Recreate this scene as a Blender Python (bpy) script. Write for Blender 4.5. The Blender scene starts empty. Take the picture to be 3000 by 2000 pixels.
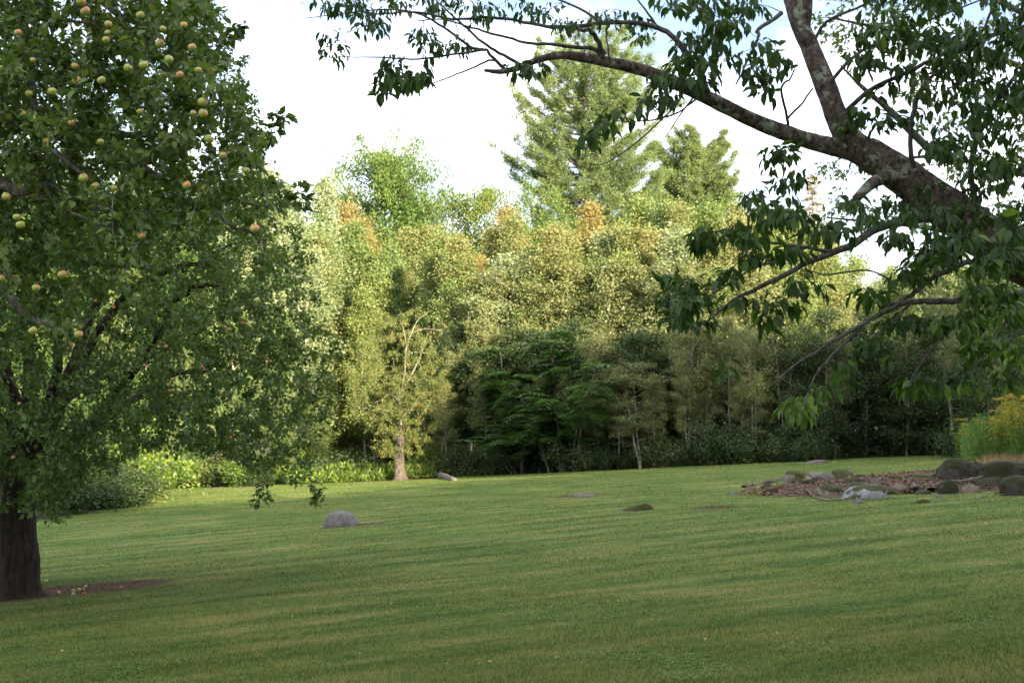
import bpy, math, numpy as np
from mathutils import Vector, Matrix, noise as mnoise
PI = math.pi
R = math.radians
scene = bpy.context.scene
COL = scene.collection

# ------------------------------------------------------------------ camera
FPX = 3231.0                      # focal length in pixels of a 2352 px wide picture
CAMZ = 1.6
PITCH = math.atan((1000 - 784) / FPX)
cam_d = bpy.data.cameras.new('camera')
cam_d.sensor_width = 36
cam_d.lens = 36 * FPX / 2352
cam_d.clip_end = 3000
cam_d.dof.use_dof = True
cam_d.dof.focus_distance = 9.5
cam_d.dof.aperture_fstop = 7.0
cam = bpy.data.objects.new('camera', cam_d)
cam.location = (0, 0, CAMZ)
cam.rotation_euler = (PI / 2 + PITCH, 0, 0)
COL.objects.link(cam)
scene.camera = cam

# ------------------------------------------------------------------ light
SUN_AZ = R(28)                    # the sun stands behind the camera, this far to its right
SUN_EL = R(14)
SUND = Vector((math.sin(SUN_AZ) * math.cos(SUN_EL), -math.cos(SUN_AZ) * math.cos(SUN_EL), math.sin(SUN_EL)))
sun_d = bpy.data.lights.new('sun', 'SUN')
sun_d.energy = 5.0
sun_d.angle = R(0.5)
sun_d.color = (1.0, 0.85, 0.57)
sun = bpy.data.objects.new('sun', sun_d)
sun.rotation_euler = SUND.to_track_quat('Z', 'Y').to_euler()
sun.location = (30, -30, 40)
COL.objects.link(sun)

world = bpy.data.worlds.new('World')
scene.world = world
world.use_nodes = True
wn, wl = world.node_tree.nodes, world.node_tree.links
wn.clear()
w_out = wn.new('ShaderNodeOutputWorld')
w_bg = wn.new('ShaderNodeBackground')
w_bg.inputs['Strength'].default_value = 0.10
w_sky = wn.new('ShaderNodeTexSky')
w_sky.sky_type = 'NISHITA'
w_sky.sun_disc = False
w_sky.sun_elevation = SUN_EL
w_sky.sun_rotation = PI - SUN_AZ
w_tc = wn.new('ShaderNodeTexCoord')
w_map = wn.new('ShaderNodeMapping')
w_map.inputs['Scale'].default_value = (1.0, 1.0, 2.6)
w_map.inputs['Location'].default_value = (0.35, 0.2, 0.1)
w_noise = wn.new('ShaderNodeTexNoise')
w_noise.inputs['Scale'].default_value = 3.2
w_noise.inputs['Detail'].default_value = 7
w_noise.inputs['Roughness'].default_value = 0.55
w_ramp = wn.new('ShaderNodeValToRGB')
w_ramp.color_ramp.elements[0].position = 0.40
w_ramp.color_ramp.elements[0].color = (0.12, 0.12, 0.12, 1)
w_ramp.color_ramp.elements[1].position = 0.58
w_mix = wn.new('ShaderNodeMixRGB')
w_mix.inputs['Color2'].default_value = (7.4, 7.5, 7.8, 1)
wl.new(w_tc.outputs['Generated'], w_map.inputs['Vector'])
wl.new(w_map.outputs['Vector'], w_noise.inputs['Vector'])
wl.new(w_noise.outputs['Fac'], w_ramp.inputs['Fac'])
wl.new(w_ramp.outputs['Color'], w_mix.inputs['Fac'])
w_blue = wn.new('ShaderNodeMixRGB'); w_blue.blend_type = 'MULTIPLY'; w_blue.inputs['Fac'].default_value = 1
w_blue.inputs['Color2'].default_value = (0.40, 0.48, 0.60, 1)
wl.new(w_sky.outputs['Color'], w_blue.inputs['Color1'])
wl.new(w_blue.outputs['Color'], w_mix.inputs['Color1'])
wl.new(w_mix.outputs['Color'], w_bg.inputs['Color'])
wl.new(w_bg.outputs['Background'], w_out.inputs['Surface'])

scene.view_settings.view_transform = 'Standard'
scene.view_settings.look = 'None'
scene.view_settings.gamma = 1
scene.view_settings.use_curve_mapping = False
scene.view_settings.exposure = 2.25

# ------------------------------------------------------------------ helpers
def at(u, v, Y):
    """world point seen at (u, v) of a 2352x1568 picture, at distance Y along the view"""
    a = (u - 1176) / FPX
    b = (784 - v) / FPX
    c, s = math.cos(PITCH), math.sin(PITCH)
    t = Y / (c - b * s)
    return np.array((a * t, Y, CAMZ + t * (s + b * c)))

def ground_np(x, y):
    h = 0.06 * 30 * np.tanh(x / 30)
    h = h + 0.05 * np.sin(x * 0.23 + y * 0.11 + 1.0) * np.sin(y * 0.17 - x * 0.05)
    h = h + 0.005 * np.sin((-x * 0.34 + y * 0.94) * 2 * PI / 1.15 + 0.8 * np.sin(x * 0.35))* np.exp(-(y / 40) ** 2)
    return h

def gz(x, y):
    return float(ground_np(np.array(float(x)), np.array(float(y))))

def on_ground(u, v):
    """ground point seen at (u, v)"""
    lo, hi = 3.0, 120.0
    for _ in range(50):
        m = (lo + hi) / 2
        p = at(u, v, m)
        if p[2] > gz(p[0], p[1]): lo = m
        else: hi = m
    p = at(u, v, (lo + hi) / 2)
    return np.array((p[0], p[1], gz(p[0], p[1])))

def gnd(u, Y):
    x = (u - 1176) / FPX * Y
    return np.array((x, Y, gz(x, Y)))

def link(o, parent=None):
    COL.objects.link(o)
    if parent: o.parent = parent
    return o

def thing(name, label, cat, loc=(0, 0, 0), group=None, rz=0.0, scale=None):
    o = bpy.data.objects.new(name, None)
    o.empty_display_size = 0.3
    o.location = loc
    o.rotation_euler = (0, 0, rz)
    if scale is not None: o.scale = scale
    o['label'] = label
    o['category'] = cat
    if group: o['group'] = group
    return link(o)

def tag(o, label, cat, group=None):
    o['label'] = label
    o['category'] = cat
    if group: o['group'] = group
    return o

class Geo:
    def __init__(s): s.V, s.F, s.T, s.n = [], [], [], 0
    def add(s, V, F, t=0.5):
        V = np.asarray(V, dtype=np.float32).reshape(-1, 3)
        F = F if isinstance(F, list) else [F]
        for f in F: s.F.append(np.asarray(f, dtype=np.int32) + s.n)
        s.V.append(V)
        s.T.append(np.broadcast_to(np.asarray(t, dtype=np.float32), (len(V),)))
        s.n += len(V)
    def data(s, name, mat, smooth=False):
        me = bpy.data.meshes.new(name)
        if not s.V: return me
        V = np.concatenate(s.V)
        me.vertices.add(len(V)); me.vertices.foreach_set('co', V.ravel())
        li = np.concatenate([f.ravel() for f in s.F])
        tot = np.concatenate([np.full(len(f), f.shape[1], dtype=np.int32) for f in s.F])
        st = np.concatenate(([0], np.cumsum(tot)[:-1])).astype(np.int32)
        me.loops.add(len(li)); me.loops.foreach_set('vertex_index', li)
        me.polygons.add(len(tot)); me.polygons.foreach_set('loop_start', st)
        me.polygons.foreach_set('loop_total', tot)
        if smooth: me.polygons.foreach_set('use_smooth', np.ones(len(tot), dtype=bool))
        a = me.attributes.new('tint', 'FLOAT', 'POINT')
        a.data.foreach_set('value', np.concatenate(s.T))
        me.update(calc_edges=True)
        if mat: me.materials.append(mat)
        return me
    def obj(s, name, mat, parent=None, smooth=False, off=None):
        me = s.data(name, mat, smooth)
        if off is not None:
            me.transform(Matrix.Translation(-Vector([float(c) for c in off])))
        return link(bpy.data.objects.new(name, me), parent)

def tube(geo, pts, rad, seg=6, t=0.5, rough=0.0, rg=None, cap=True, disp=0.0):
    P = np.asarray(pts, float); n = len(P)
    rad = np.broadcast_to(np.asarray(rad, float), (n,))
    T = np.gradient(P, axis=0); T /= np.linalg.norm(T, axis=1)[:, None] + 1e-9
    up = np.array((0.31, 0.17, 0.93)) if abs(T[0][2]) < 0.8 else np.array((0.9, 0.3, 0.1))
    A = np.cross(T, up); A /= np.linalg.norm(A, axis=1)[:, None] + 1e-9
    B = np.cross(T, A)
    th = np.arange(seg) * 2 * PI / seg
    rr = rad[:, None] * np.ones((1, seg))
    if rough and rg is not None: rr = rr * (1 + rough * rg.uniform(-1, 1, (n, seg)))
    V = P[:, None, :] + rr[:, :, None] * (np.cos(th)[None, :, None] * A[:, None, :] + np.sin(th)[None, :, None] * B[:, None, :])
    if disp:
        C_ = V - P[:, None, :]
        q = noise3(V, 9.0) * 0.9 + noise3(V, 23.0, 3) * 0.7 + noise3(V, 51.0, 7) * 0.4
        V = P[:, None, :] + C_ * (1 + disp * q)[:, :, None]
    i, j = np.meshgrid(np.arange(n - 1), np.arange(seg), indexing='ij')
    a = i * seg + j; b = i * seg + (j + 1) % seg
    F = np.stack([a, b, b + seg, a + seg], -1).reshape(-1, 4)
    FF = [F]
    if cap and seg > 4:
        FF.append(np.arange((n - 1) * seg, n * seg)[None, :])
    geo.add(V.reshape(-1, 3), FF, t)

def spline(pts, k=6):
    """Catmull-Rom through the points"""
    P = np.asarray(pts, float)
    if len(P) < 3:
        s = np.linspace(0, 1, k + 1)[:, None]
        return P[0] * (1 - s) + P[-1] * s
    Q = np.vstack([2 * P[0] - P[1], P, 2 * P[-1] - P[-2]])
    out = []
    for i in range(len(P) - 1):
        p0, p1, p2, p3 = Q[i:i + 4]
        for t in np.arange(k) / k:
            out.append(0.5 * ((2 * p1) + (-p0 + p2) * t + (2 * p0 - 5 * p1 + 4 * p2 - p3) * t * t + (-p0 + 3 * p1 - 3 * p2 + p3) * t ** 3))
    out.append(P[-1])
    return np.array(out)

def unit(a): return a / (np.linalg.norm(a, axis=-1, keepdims=True) + 1e-9)

LEAF = {   # (x across, y along, z) and faces, unit length and unit width
 'diamond': (np.array([(0, 0, 0), (0.5, 0.45, 0.06), (0, 1, -0.05), (-0.5, 0.45, 0.06)], float), [np.array([(0, 1, 2, 3)])]),
 'kite': (np.array([(0, 0, 0), (0.5, 0.42, 0.13), (0, 1, -0.12), (-0.5, 0.42, 0.13), (0, 0.5, 0.0)], float),
          [np.array([(0, 1, 4), (1, 2, 4), (0, 4, 3), (3, 4, 2)])]),
 'oval': (np.array([(0, 0, 0), (0.42, 0.25, 0.10), (0.44, 0.6, 0.08), (0, 1, -0.16), (-0.44, 0.6, 0.08), (-0.42, 0.25, 0.10), (0, 0.28, 0.0), (0, 0.62, -0.03)], float),
          [np.array([(0, 1, 6), (0, 6, 5), (7, 2, 3), (7, 3, 4)]), np.array([(6, 1, 2, 7), (5, 6, 7, 4)])]),
}
def leaf_frames(d, nrm):
    y = unit(d); x = unit(np.cross(y, nrm)); z = np.cross(x, y)
    return x, y, z
def leaves(geo, pos, d, nrm, L, W, kind, tint):
    tv, tf = LEAF[kind]
    x, y, z = leaf_frames(d, nrm)
    n = len(pos); k = len(tv)
    L = np.broadcast_to(L, (n,)); W = np.broadcast_to(W, (n,))
    V = (pos[:, None, :] + (tv[None, :, 0] * W[:, None])[:, :, None] * x[:, None, :]
         + (tv[None, :, 1] * L[:, None])[:, :, None] * y[:, None, :]
         + (tv[None, :, 2] * L[:, None])[:, :, None] * z[:, None, :])
    FF = [(f[None] + (np.arange(n) * k)[:, None, None]).reshape(-1, f.shape[1]) for f in tf]
    geo.add(V.reshape(-1, 3), FF, np.repeat(np.broadcast_to(tint, (n,)), k))

def noise3(P, s, seed=0.0):
    """cheap smooth value noise from summed sines, -1..1"""
    x, y, z = P[..., 0] * s + seed, P[..., 1] * s - seed * 1.7, P[..., 2] * s + seed * 0.6
    return (np.sin(x * 1.7 + 1.3 * np.sin(y * 1.1 + z * 0.7)) + np.sin(y * 1.9 + 1.1 * np.sin(z * 1.3 + x * 0.9)) + np.sin(z * 1.6 + 1.2 * np.sin(x * 1.2 + y * 0.8))) / 3

# ------------------------------------------------------------------ materials
def new_mat(name):
    m = bpy.data.materials.new(name); m.use_nodes = True
    nt = m.node_tree; nt.nodes.clear()
    return m, nt.nodes, nt.links
def ramp(n, stops):
    r = n.new('ShaderNodeValToRGB'); e = r.color_ramp.elements
    while len(e) > 1: e.remove(e[0])
    e[0].position = stops[0][0]; e[0].color = (*stops[0][1], 1)
    for p, c in stops[1:]:
        x = e.new(p); x.color = (*c, 1)
    return r
def math_n(n, l, op, a, b=None, clamp=False):
    m = n.new('ShaderNodeMath'); m.operation = op; m.use_clamp = clamp
    for i, v in enumerate((a, b)):
        if v is None: continue
        if isinstance(v, (int, float)): m.inputs[i].default_value = v
        else: l.new(v, m.inputs[i])
    return m.outputs[0]
def mixc(n, l, f, a, b, mode='MIX'):
    m = n.new('ShaderNodeMixRGB'); m.blend_type = mode
    for k, v in (('Fac', f), ('Color1', a), ('Color2', b)):
        if isinstance(v, (int, float)): m.inputs[k].default_value = v
        elif isinstance(v, tuple): m.inputs[k].default_value = (*v, 1)
        else: l.new(v, m.inputs[k])
    return m.outputs['Color']
def noise_n(n, l, vec, scale, detail=4, rough=0.55):
    t = n.new('ShaderNodeTexNoise'); t.inputs['Scale'].default_value = scale
    t.inputs['Detail'].default_value = detail; t.inputs['Roughness'].default_value = rough
    if vec is not None: l.new(vec, t.inputs['Vector'])
    return t.outputs['Fac']

def leaf_mat(name, stops, transl=0.35, rough=0.45, spread=0.12, patch=0.5, spec=0.35, pamp=0.5):
    """leaf colour from the per-leaf tint, the tree's own random shade and slow patches through the crown"""
    m, n, l = new_mat(name)
    out = n.new('ShaderNodeOutputMaterial')
    at_ = n.new('ShaderNodeAttribute'); at_.attribute_name = 'tint'
    geo = n.new('ShaderNodeNewGeometry'); oi = n.new('ShaderNodeObjectInfo')
    nz = noise_n(n, l, geo.outputs['Position'], patch, 2)
    f = math_n(n, l, 'ADD', at_.outputs['Fac'], math_n(n, l, 'MULTIPLY', math_n(n, l, 'SUBTRACT', oi.outputs['Random'], 0.5), spread * 2))
    f = math_n(n, l, 'ADD', f, math_n(n, l, 'MULTIPLY', math_n(n, l, 'SUBTRACT', nz, 0.5), pamp), True)
    r = ramp(n, stops); l.new(f, r.inputs['Fac'])
    bsdf = n.new('ShaderNodeBsdfPrincipled')
    bsdf.inputs['Roughness'].default_value = rough
    bsdf.inputs['Specular IOR Level'].default_value = spec
    l.new(r.outputs['Color'], bsdf.inputs['Base Color'])
    tr = n.new('ShaderNodeBsdfTranslucent')
    tc = mixc(n, l, 1.0, r.outputs['Color'], (1.5, 1.6, 0.7), 'MULTIPLY')
    l.new(tc, tr.inputs['Color'])
    mx = n.new('ShaderNodeMixShader'); mx.inputs['Fac'].default_value = transl
    l.new(bsdf.outputs[0], mx.inputs[1]); l.new(tr.outputs[0], mx.inputs[2])
    l.new(mx.outputs[0], out.inputs['Surface'])
    return m

def bark_mat(name, dark, light, lichen=None, scale=9, amount=0.5, bump=0.6, stretch=4):
    m, n, l = new_mat(name)
    out = n.new('ShaderNodeOutputMaterial'); b = n.new('ShaderNodeBsdfPrincipled')
    b.inputs['Roughness'].default_value = 0.9; b.inputs['Specular IOR Level'].default_value = 0.15
    tc = n.new('ShaderNodeTexCoord'); mp = n.new('ShaderNodeMapping')
    mp.inputs['Scale'].default_value = (1, 1, 1.0 / stretch)
    l.new(tc.outputs['Object'], mp.inputs['Vector'])
    n1 = noise_n(n, l, mp.outputs['Vector'], scale * 3, 8, 0.7)
    n2 = noise_n(n, l, tc.outputs['Object'], scale * 0.35, 5, 0.6)
    r = ramp(n, [(0.38, dark), (0.62, light)]); l.new(n1, r.inputs['Fac'])
    c = r.outputs['Color']
    if lichen:
        n3 = noise_n(n, l, tc.outputs['Object'], scale * 1.1, 6, 0.65)
        rr = ramp(n, [(0.60 - 0.2 * amount, (0, 0, 0)), (0.66 - 0.2 * amount, (1, 1, 1))]); l.new(n3, rr.inputs['Fac'])
        c = mixc(n, l, rr.outputs['Color'], c, lichen)
    c = mixc(n, l, math_n(n, l, 'MULTIPLY', n2, 0.5), c, dark)
    l.new(c, b.inputs['Base Color'])
    bp = n.new('ShaderNodeBump'); bp.inputs['Strength'].default_value = bump; bp.inputs['Distance'].default_value = 0.02
    l.new(n1, bp.inputs['Height']); l.new(bp.outputs[0], b.inputs['Normal'])
    l.new(b.outputs[0], out.inputs['Surface'])
    return m

def stone_mat(name, dark, light, moss=0.0, moss_col=(0.042, 0.044, 0.010), wear=0.5):
    m, n, l = new_mat(name)
    out = n.new('ShaderNodeOutputMaterial'); b = n.new('ShaderNodeBsdfPrincipled')
    b.inputs['Roughness'].default_value = 0.88; b.inputs['Specular IOR Level'].default_value = 0.2
    tc = n.new('ShaderNodeTexCoord'); geo = n.new('ShaderNodeNewGeometry')
    n1 = noise_n(n, l, geo.outputs['Position'], 9, 8, 0.65)
    n2 = noise_n(n, l, geo.outputs['Position'], 70, 3, 0.7)
    n4 = noise_n(n, l, geo.outputs['Position'], 2.8, 4, 0.6)
    r = ramp(n, [(0.3, dark), (0.68, light)]); l.new(math_n(n, l, 'ADD', math_n(n, l, 'MULTIPLY', n1, 0.7), math_n(n, l, 'MULTIPLY', n2, 0.3)), r.inputs['Fac'])
    c = r.outputs['Color']
    h = n1
    if moss > 0:
        sp = n.new('ShaderNodeSeparateXYZ'); l.new(geo.outputs['Normal'], sp.inputs[0])
        up = math_n(n, l, 'MULTIPLY', sp.outputs['Z'], 0.18)
        f = math_n(n, l, 'ADD', up, n4)
        rr = ramp(n, [(0.72 - 0.35 * moss, (0, 0, 0)), (0.79 - 0.35 * moss, (1, 1, 1))]); l.new(f, rr.inputs['Fac'])
        mc = ramp(n, [(0.35, tuple(x * 0.45 for x in moss_col)), (0.65, moss_col)]); l.new(noise_n(n, l, geo.outputs['Position'], 30, 4, 0.7), mc.inputs['Fac'])
        c = mixc(n, l, rr.outputs['Color'], c, mc.outputs['Color'])
        h = math_n(n, l, 'ADD', n1, math_n(n, l, 'MULTIPLY', rr.outputs['Color'], 0.6))
    l.new(c, b.inputs['Base Color'])
    bp = n.new('ShaderNodeBump'); bp.inputs['Strength'].default_value = 0.6; bp.inputs['Distance'].default_value = 0.03
    l.new(h, bp.inputs['Height']); l.new(bp.outputs[0], b.inputs['Normal'])
    l.new(b.outputs[0], out.inputs['Surface'])
    return m

def plain_mat(name, dark, light, scale=12, rough=0.9, bump=0.4):
    m, n, l = new_mat(name)
    out = n.new('ShaderNodeOutputMaterial'); b = n.new('ShaderNodeBsdfPrincipled')
    b.inputs['Roughness'].default_value = rough; b.inputs['Specular IOR Level'].default_value = 0.15
    geo = n.new('ShaderNodeNewGeometry')
    n1 = noise_n(n, l, geo.outputs['Position'], scale, 8, 0.65)
    r = ramp(n, [(0.32, dark), (0.66, light)]); l.new(n1, r.inputs['Fac'])
    l.new(r.outputs['Color'], b.inputs['Base Color'])
    bp = n.new('ShaderNodeBump'); bp.inputs['Strength'].default_value = bump; bp.inputs['Distance'].default_value = 0.04
    l.new(n1, bp.inputs['Height']); l.new(bp.outputs[0], b.inputs['Normal'])
    l.new(b.outputs[0], out.inputs['Surface'])
    return m

# bare or dry patches of the lawn: centre, half lengths
p_b = on_ground(775, 1208); p_f = on_ground(1400, 1163); p_t = on_ground(925, 1100)
p_r = on_ground(1330, 1138)
PATCHES = [(on_ground(190, 1350), 1.35, 0.55), (p_b + np.array((0.45, -0.05, 0)), 0.75, 0.22), (p_t + np.array((0.4, -0.5, 0)), 1.7, 1.2),
           (p_r, 0.9, 0.35), (on_ground(60, 1368), 0.7, 0.5), (on_ground(1640, 1165), 0.5, 0.3), (on_ground(1000, 1092), 1.0, 0.8)]

def lawn_mat(name, blades):
    m, n, l = new_mat(name)
    out = n.new('ShaderNodeOutputMaterial'); b = n.new('ShaderNodeBsdfPrincipled')
    b.inputs['Roughness'].default_value = 0.8 if blades else 0.95; b.inputs['Specular IOR Level'].default_value = 0.15
    geo = n.new('ShaderNodeNewGeometry'); pos = geo.outputs['Position']
    mp = n.new('ShaderNodeMapping'); l.new(pos, mp.inputs['Vector'])
    mp.vector_type = 'POINT'; mp.inputs['Rotation'].default_value = (0, 0, R(-27))
    # stripes left by the mower run along the turned X axis
    w = n.new('ShaderNodeTexWave'); w.wave_type = 'BANDS'; w.bands_direction = 'Y'
    w.inputs['Scale'].default_value = 0.27; w.inputs['Distortion'].default_value = 1.6
    w.inputs['Detail'].default_value = 3; w.inputs['Detail Scale'].default_value = 0.6
    l.new(mp.outputs[0], w.inputs['Vector'])
    st = n.new('ShaderNodeMapping'); l.new(mp.outputs[0], st.inputs['Vector']); st.inputs['Scale'].default_value = (0.30, 1.35, 1)
    streak = noise_n(n, l, st.outputs[0], 1.6, 6, 0.62)
    blotch = noise_n(n, l, pos, 0.42, 4, 0.6)
    fine = noise_n(n, l, pos, 9, 6, 0.7)
    f = math_n(n, l, 'ADD', math_n(n, l, 'MULTIPLY', w.outputs['Fac'], 0.09), math_n(n, l, 'MULTIPLY', streak, 0.54))
    f = math_n(n, l, 'ADD', f, math_n(n, l, 'MULTIPLY', blotch, 0.42))
    s3 = n.new('ShaderNodeMapping'); l.new(mp.outputs[0], s3.inputs['Vector']); s3.inputs['Scale'].default_value = (0.5, 1.3, 1); s3.inputs['Location'].default_value = (9, 2, 0)
    f = math_n(n, l, 'ADD', f, math_n(n, l, 'MULTIPLY', math_n(n, l, 'SUBTRACT', noise_n(n, l, s3.outputs[0], 3.4, 5, 0.68), 0.5), 0.55))
    f = math_n(n, l, 'ADD', f, math_n(n, l, 'MULTIPLY', fine, 0.28))
    if blades:
        at_ = n.new('ShaderNodeAttribute'); at_.attribute_name = 'tint'
        f = math_n(n, l, 'ADD', f, math_n(n, l, 'MULTIPLY', math_n(n, l, 'SUBTRACT', at_.outputs['Fac'], 0.5), 0.8))
    k = 1.27 if blades else 1.02
    f = math_n(n, l, 'SUBTRACT', f, 0.03)
    r = ramp(n, [(0.495, (0.030 * k, 0.070 * k, 0.009 * k)), (0.59, (0.059 * k, 0.108 * k, 0.015 * k)), (0.69, (0.100 * k, 0.138 * k, 0.026 * k)), (0.82, (0.20 * k, 0.17 * k, 0.065 * k))])
    l.new(f, r.inputs['Fac']); c = r.outputs['Color']
    # narrow ruts and pale lines left by the wheels
    s2 = n.new('ShaderNodeMapping'); l.new(mp.outputs[0], s2.inputs['Vector']); s2.inputs['Scale'].default_value = (0.10, 1.9, 1); s2.inputs['Location'].default_value = (3, 5, 0)
    rut = noise_n(n, l, s2.outputs[0], 1.5, 3, 0.5)
    rd = ramp(n, [(0.30, (1, 1, 1)), (0.37, (0, 0, 0))]); l.new(rut, rd.inputs['Fac'])
    rl = ramp(n, [(0.63, (0, 0, 0)), (0.70, (1, 1, 1))]); l.new(rut, rl.inputs['Fac'])
    c = mixc(n, l, math_n(n, l, 'MULTIPLY', rd.outputs['Color'], 0.2), c, (0.022, 0.035, 0.010))
    c = mixc(n, l, math_n(n, l, 'MULTIPLY', rl.outputs['Color'], 0.5), c, (0.17, 0.18, 0.05))
    # worn patches
    sp = n.new('ShaderNodeSeparateXYZ'); l.new(pos, sp.inputs[0])
    tot = None
    for (p, a, bb) in PATCHES:
        dx = math_n(n, l, 'DIVIDE', math_n(n, l, 'SUBTRACT', sp.outputs['X'], float(p[0])), a)
        dy = math_n(n, l, 'DIVIDE', math_n(n, l, 'SUBTRACT', sp.outputs['Y'], float(p[1])), bb * 2)
        d = math_n(n, l, 'SUBTRACT', 1.0, math_n(n, l, 'ADD', math_n(n, l, 'MULTIPLY', dx, dx), math_n(n, l, 'MULTIPLY', dy, dy)), True)
        tot = d if tot is None else math_n(n, l, 'MAXIMUM', tot, d)
    tt = math_n(n, l, 'MULTIPLY', tot, math_n(n, l, 'ADD', math_n(n, l, 'MULTIPLY', streak, 1.6), -0.1))
    rr = ramp(n, [(0.08, (0, 0, 0)), (0.38, (1, 1, 1))]); l.new(tt, rr.inputs['Fac'])
    c = mixc(n, l, rr.outputs['Color'], c, (0.085, 0.052, 0.032))
    l.new(c, b.inputs['Base Color'])
    if not blades:
        bp = n.new('ShaderNodeBump'); bp.inputs['Strength'].default_value = 0.9; bp.inputs['Distance'].default_value = 0.05
        l.new(noise_n(n, l, pos, 22, 8, 0.75), bp.inputs['Height']); l.new(bp.outputs[0], b.inputs['Normal'])
        l.new(b.outputs[0], out.inputs['Surface'])
    else:
        tr = n.new('ShaderNodeBsdfTranslucent'); l.new(c, tr.inputs['Color'])
        mx = n.new('ShaderNodeMixShader'); mx.inputs['Fac'].default_value = 0.3
        l.new(b.outputs[0], mx.inputs[1]); l.new(tr.outputs[0], mx.inputs[2]); l.new(mx.outputs[0], out.inputs['Surface'])
    return m

M = {}
M['lawn'] = lawn_mat('lawn_soil', False)
M['blade'] = lawn_mat('grass_blade', True)
M['floor'] = plain_mat('forest_soil', (0.018, 0.014, 0.009), (0.05, 0.045, 0.02), 3)
M['apple_leaf'] = leaf_mat('apple_leaf', [(0.0, (0.036, 0.072, 0.020)), (0.45, (0.076, 0.124, 0.029)), (0.8, (0.118, 0.158, 0.038)), (1.0, (0.17, 0.16, 0.04))], 0.3, 0.5, patch=0.9, spec=0.28)
M['maple_leaf'] = leaf_mat('hanging_leaf', [(0.0, (0.014, 0.032, 0.009)), (0.5, (0.027, 0.056, 0.013)), (0.85, (0.055, 0.105, 0.018)), (1.0, (0.10, 0.165, 0.025))], 0.33, 0.55, patch=0.8, spec=0.22)
M['birch_leaf'] = leaf_mat('birch_leaf', [(0.0, (0.10, 0.145, 0.052)), (0.45, (0.175, 0.200, 0.078)), (0.75, (0.24, 0.225, 0.095)), (1.0, (0.31, 0.24, 0.095))], 0.35, 0.6, 0.10, 0.3, 0.35, 0.25)
M['orange_leaf'] = leaf_mat('turning_birch_leaf', [(0.0, (0.13, 0.15, 0.055)), (0.4, (0.22, 0.19, 0.070)), (0.75, (0.27, 0.205, 0.080)), (1.0, (0.32, 0.21, 0.080))], 0.35, 0.6, 0.04, 0.3, 0.35, 0.25)
M['green_leaf'] = leaf_mat('green_birch_leaf', [(0.0, (0.085, 0.14, 0.042)), (0.5, (0.145, 0.20, 0.062)), (0.85, (0.22, 0.24, 0.078)), (1.0, (0.30, 0.26, 0.085))], 0.35, 0.48, 0.15, 0.5, 0.5)  # leaf colour raised a little, standing in for the bright veil over the wood
M['silver_leaf'] = leaf_mat('silver_poplar_leaf', [(0.0, (0.10, 0.15, 0.065)), (0.5, (0.19, 0.235, 0.115)), (0.85, (0.29, 0.315, 0.19)), (1.0, (0.38, 0.39, 0.27))], 0.3, 0.45, 0.12, 0.5, 0.5)  # colour paled a little in place of haze from the bright sky
M['dark_leaf'] = leaf_mat('broad_leaf', [(0.0, (0.045, 0.095, 0.022)), (0.5, (0.080, 0.145, 0.032)), (0.9, (0.16, 0.20, 0.045)), (1.0, (0.25, 0.19, 0.05))], 0.35, 0.5, 0.15)
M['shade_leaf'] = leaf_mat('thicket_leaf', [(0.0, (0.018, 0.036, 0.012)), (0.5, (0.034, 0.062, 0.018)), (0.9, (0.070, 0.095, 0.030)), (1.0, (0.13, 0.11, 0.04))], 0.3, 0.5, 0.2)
M['grey_leaf'] = leaf_mat('alder_leaf', [(0.0, (0.085, 0.108, 0.038)), (0.5, (0.150, 0.168, 0.060)), (0.9, (0.22, 0.22, 0.085)), (1.0, (0.28, 0.225, 0.09))], 0.28, 0.45, 0.15, 0.5, 0.5)  # lightened a little, the milky far veil is put into the leaf colour
M['sumac_leaf'] = leaf_mat('sumac_leaf', [(0.0, (0.024, 0.055, 0.014)), (0.5, (0.042, 0.092, 0.022)), (1.0, (0.085, 0.15, 0.035))], 0.35, 0.45, 0.1)
M['bright_leaf'] = leaf_mat('weed_leaf', [(0.0, (0.04, 0.085, 0.018)), (0.5, (0.095, 0.155, 0.028)), (1.0, (0.26, 0.30, 0.05))], 0.4, 0.5, 0.1)
M['needle'] = leaf_mat('pine_needle', [(0.0, (0.075, 0.125, 0.058)), (0.5, (0.145, 0.195, 0.075)), (1.0, (0.24, 0.27, 0.10))], 0.25, 0.5, 0.05, 0.25)
M['dry_needle'] = leaf_mat('dry_needle', [(0.0, (0.12, 0.10, 0.05)), (0.6, (0.25, 0.17, 0.08)), (1.0, (0.34, 0.22, 0.10))], 0.25, 0.6, 0.05)
M['far_apple_leaf'] = leaf_mat('old_apple_leaf', [(0.0, (0.085, 0.125, 0.035)), (0.5, (0.16, 0.185, 0.055)), (0.8, (0.27, 0.22, 0.07)), (1.0, (0.42, 0.22, 0.08))], 0.45, 0.5, 0.1, 1.2)
M['gold_flower'] = leaf_mat('goldenrod_flower', [(0.0, (0.18, 0.15, 0.02)), (1.0, (0.32, 0.235, 0.03))], 0.3, 0.7)
M['gold_leaf'] = leaf_mat('goldenrod_leaf', [(0.0, (0.04, 0.09, 0.02)), (0.6, (0.085, 0.17, 0.03)), (1.0, (0.15, 0.23, 0.04))], 0.35, 0.5)
M['dry_grass'] = leaf_mat('dry_grass', [(0.0, (0.13, 0.07, 0.04)), (0.6, (0.26, 0.16, 0.10)), (1.0, (0.34, 0.24, 0.15))], 0.25, 0.8)
M['litter'] = leaf_mat('leaf_litter', [(0.0, (0.05, 0.028, 0.018)), (0.6, (0.14, 0.075, 0.045)), (0.9, (0.24, 0.14, 0.08)), (1.0, (0.22, 0.20, 0.05))], 0.1, 0.8)
M['apple_bark'] = bark_mat('apple_bark', (0.012, 0.009, 0.007), (0.045, 0.034, 0.028), None, 8, 0.0, 1.0)
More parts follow.
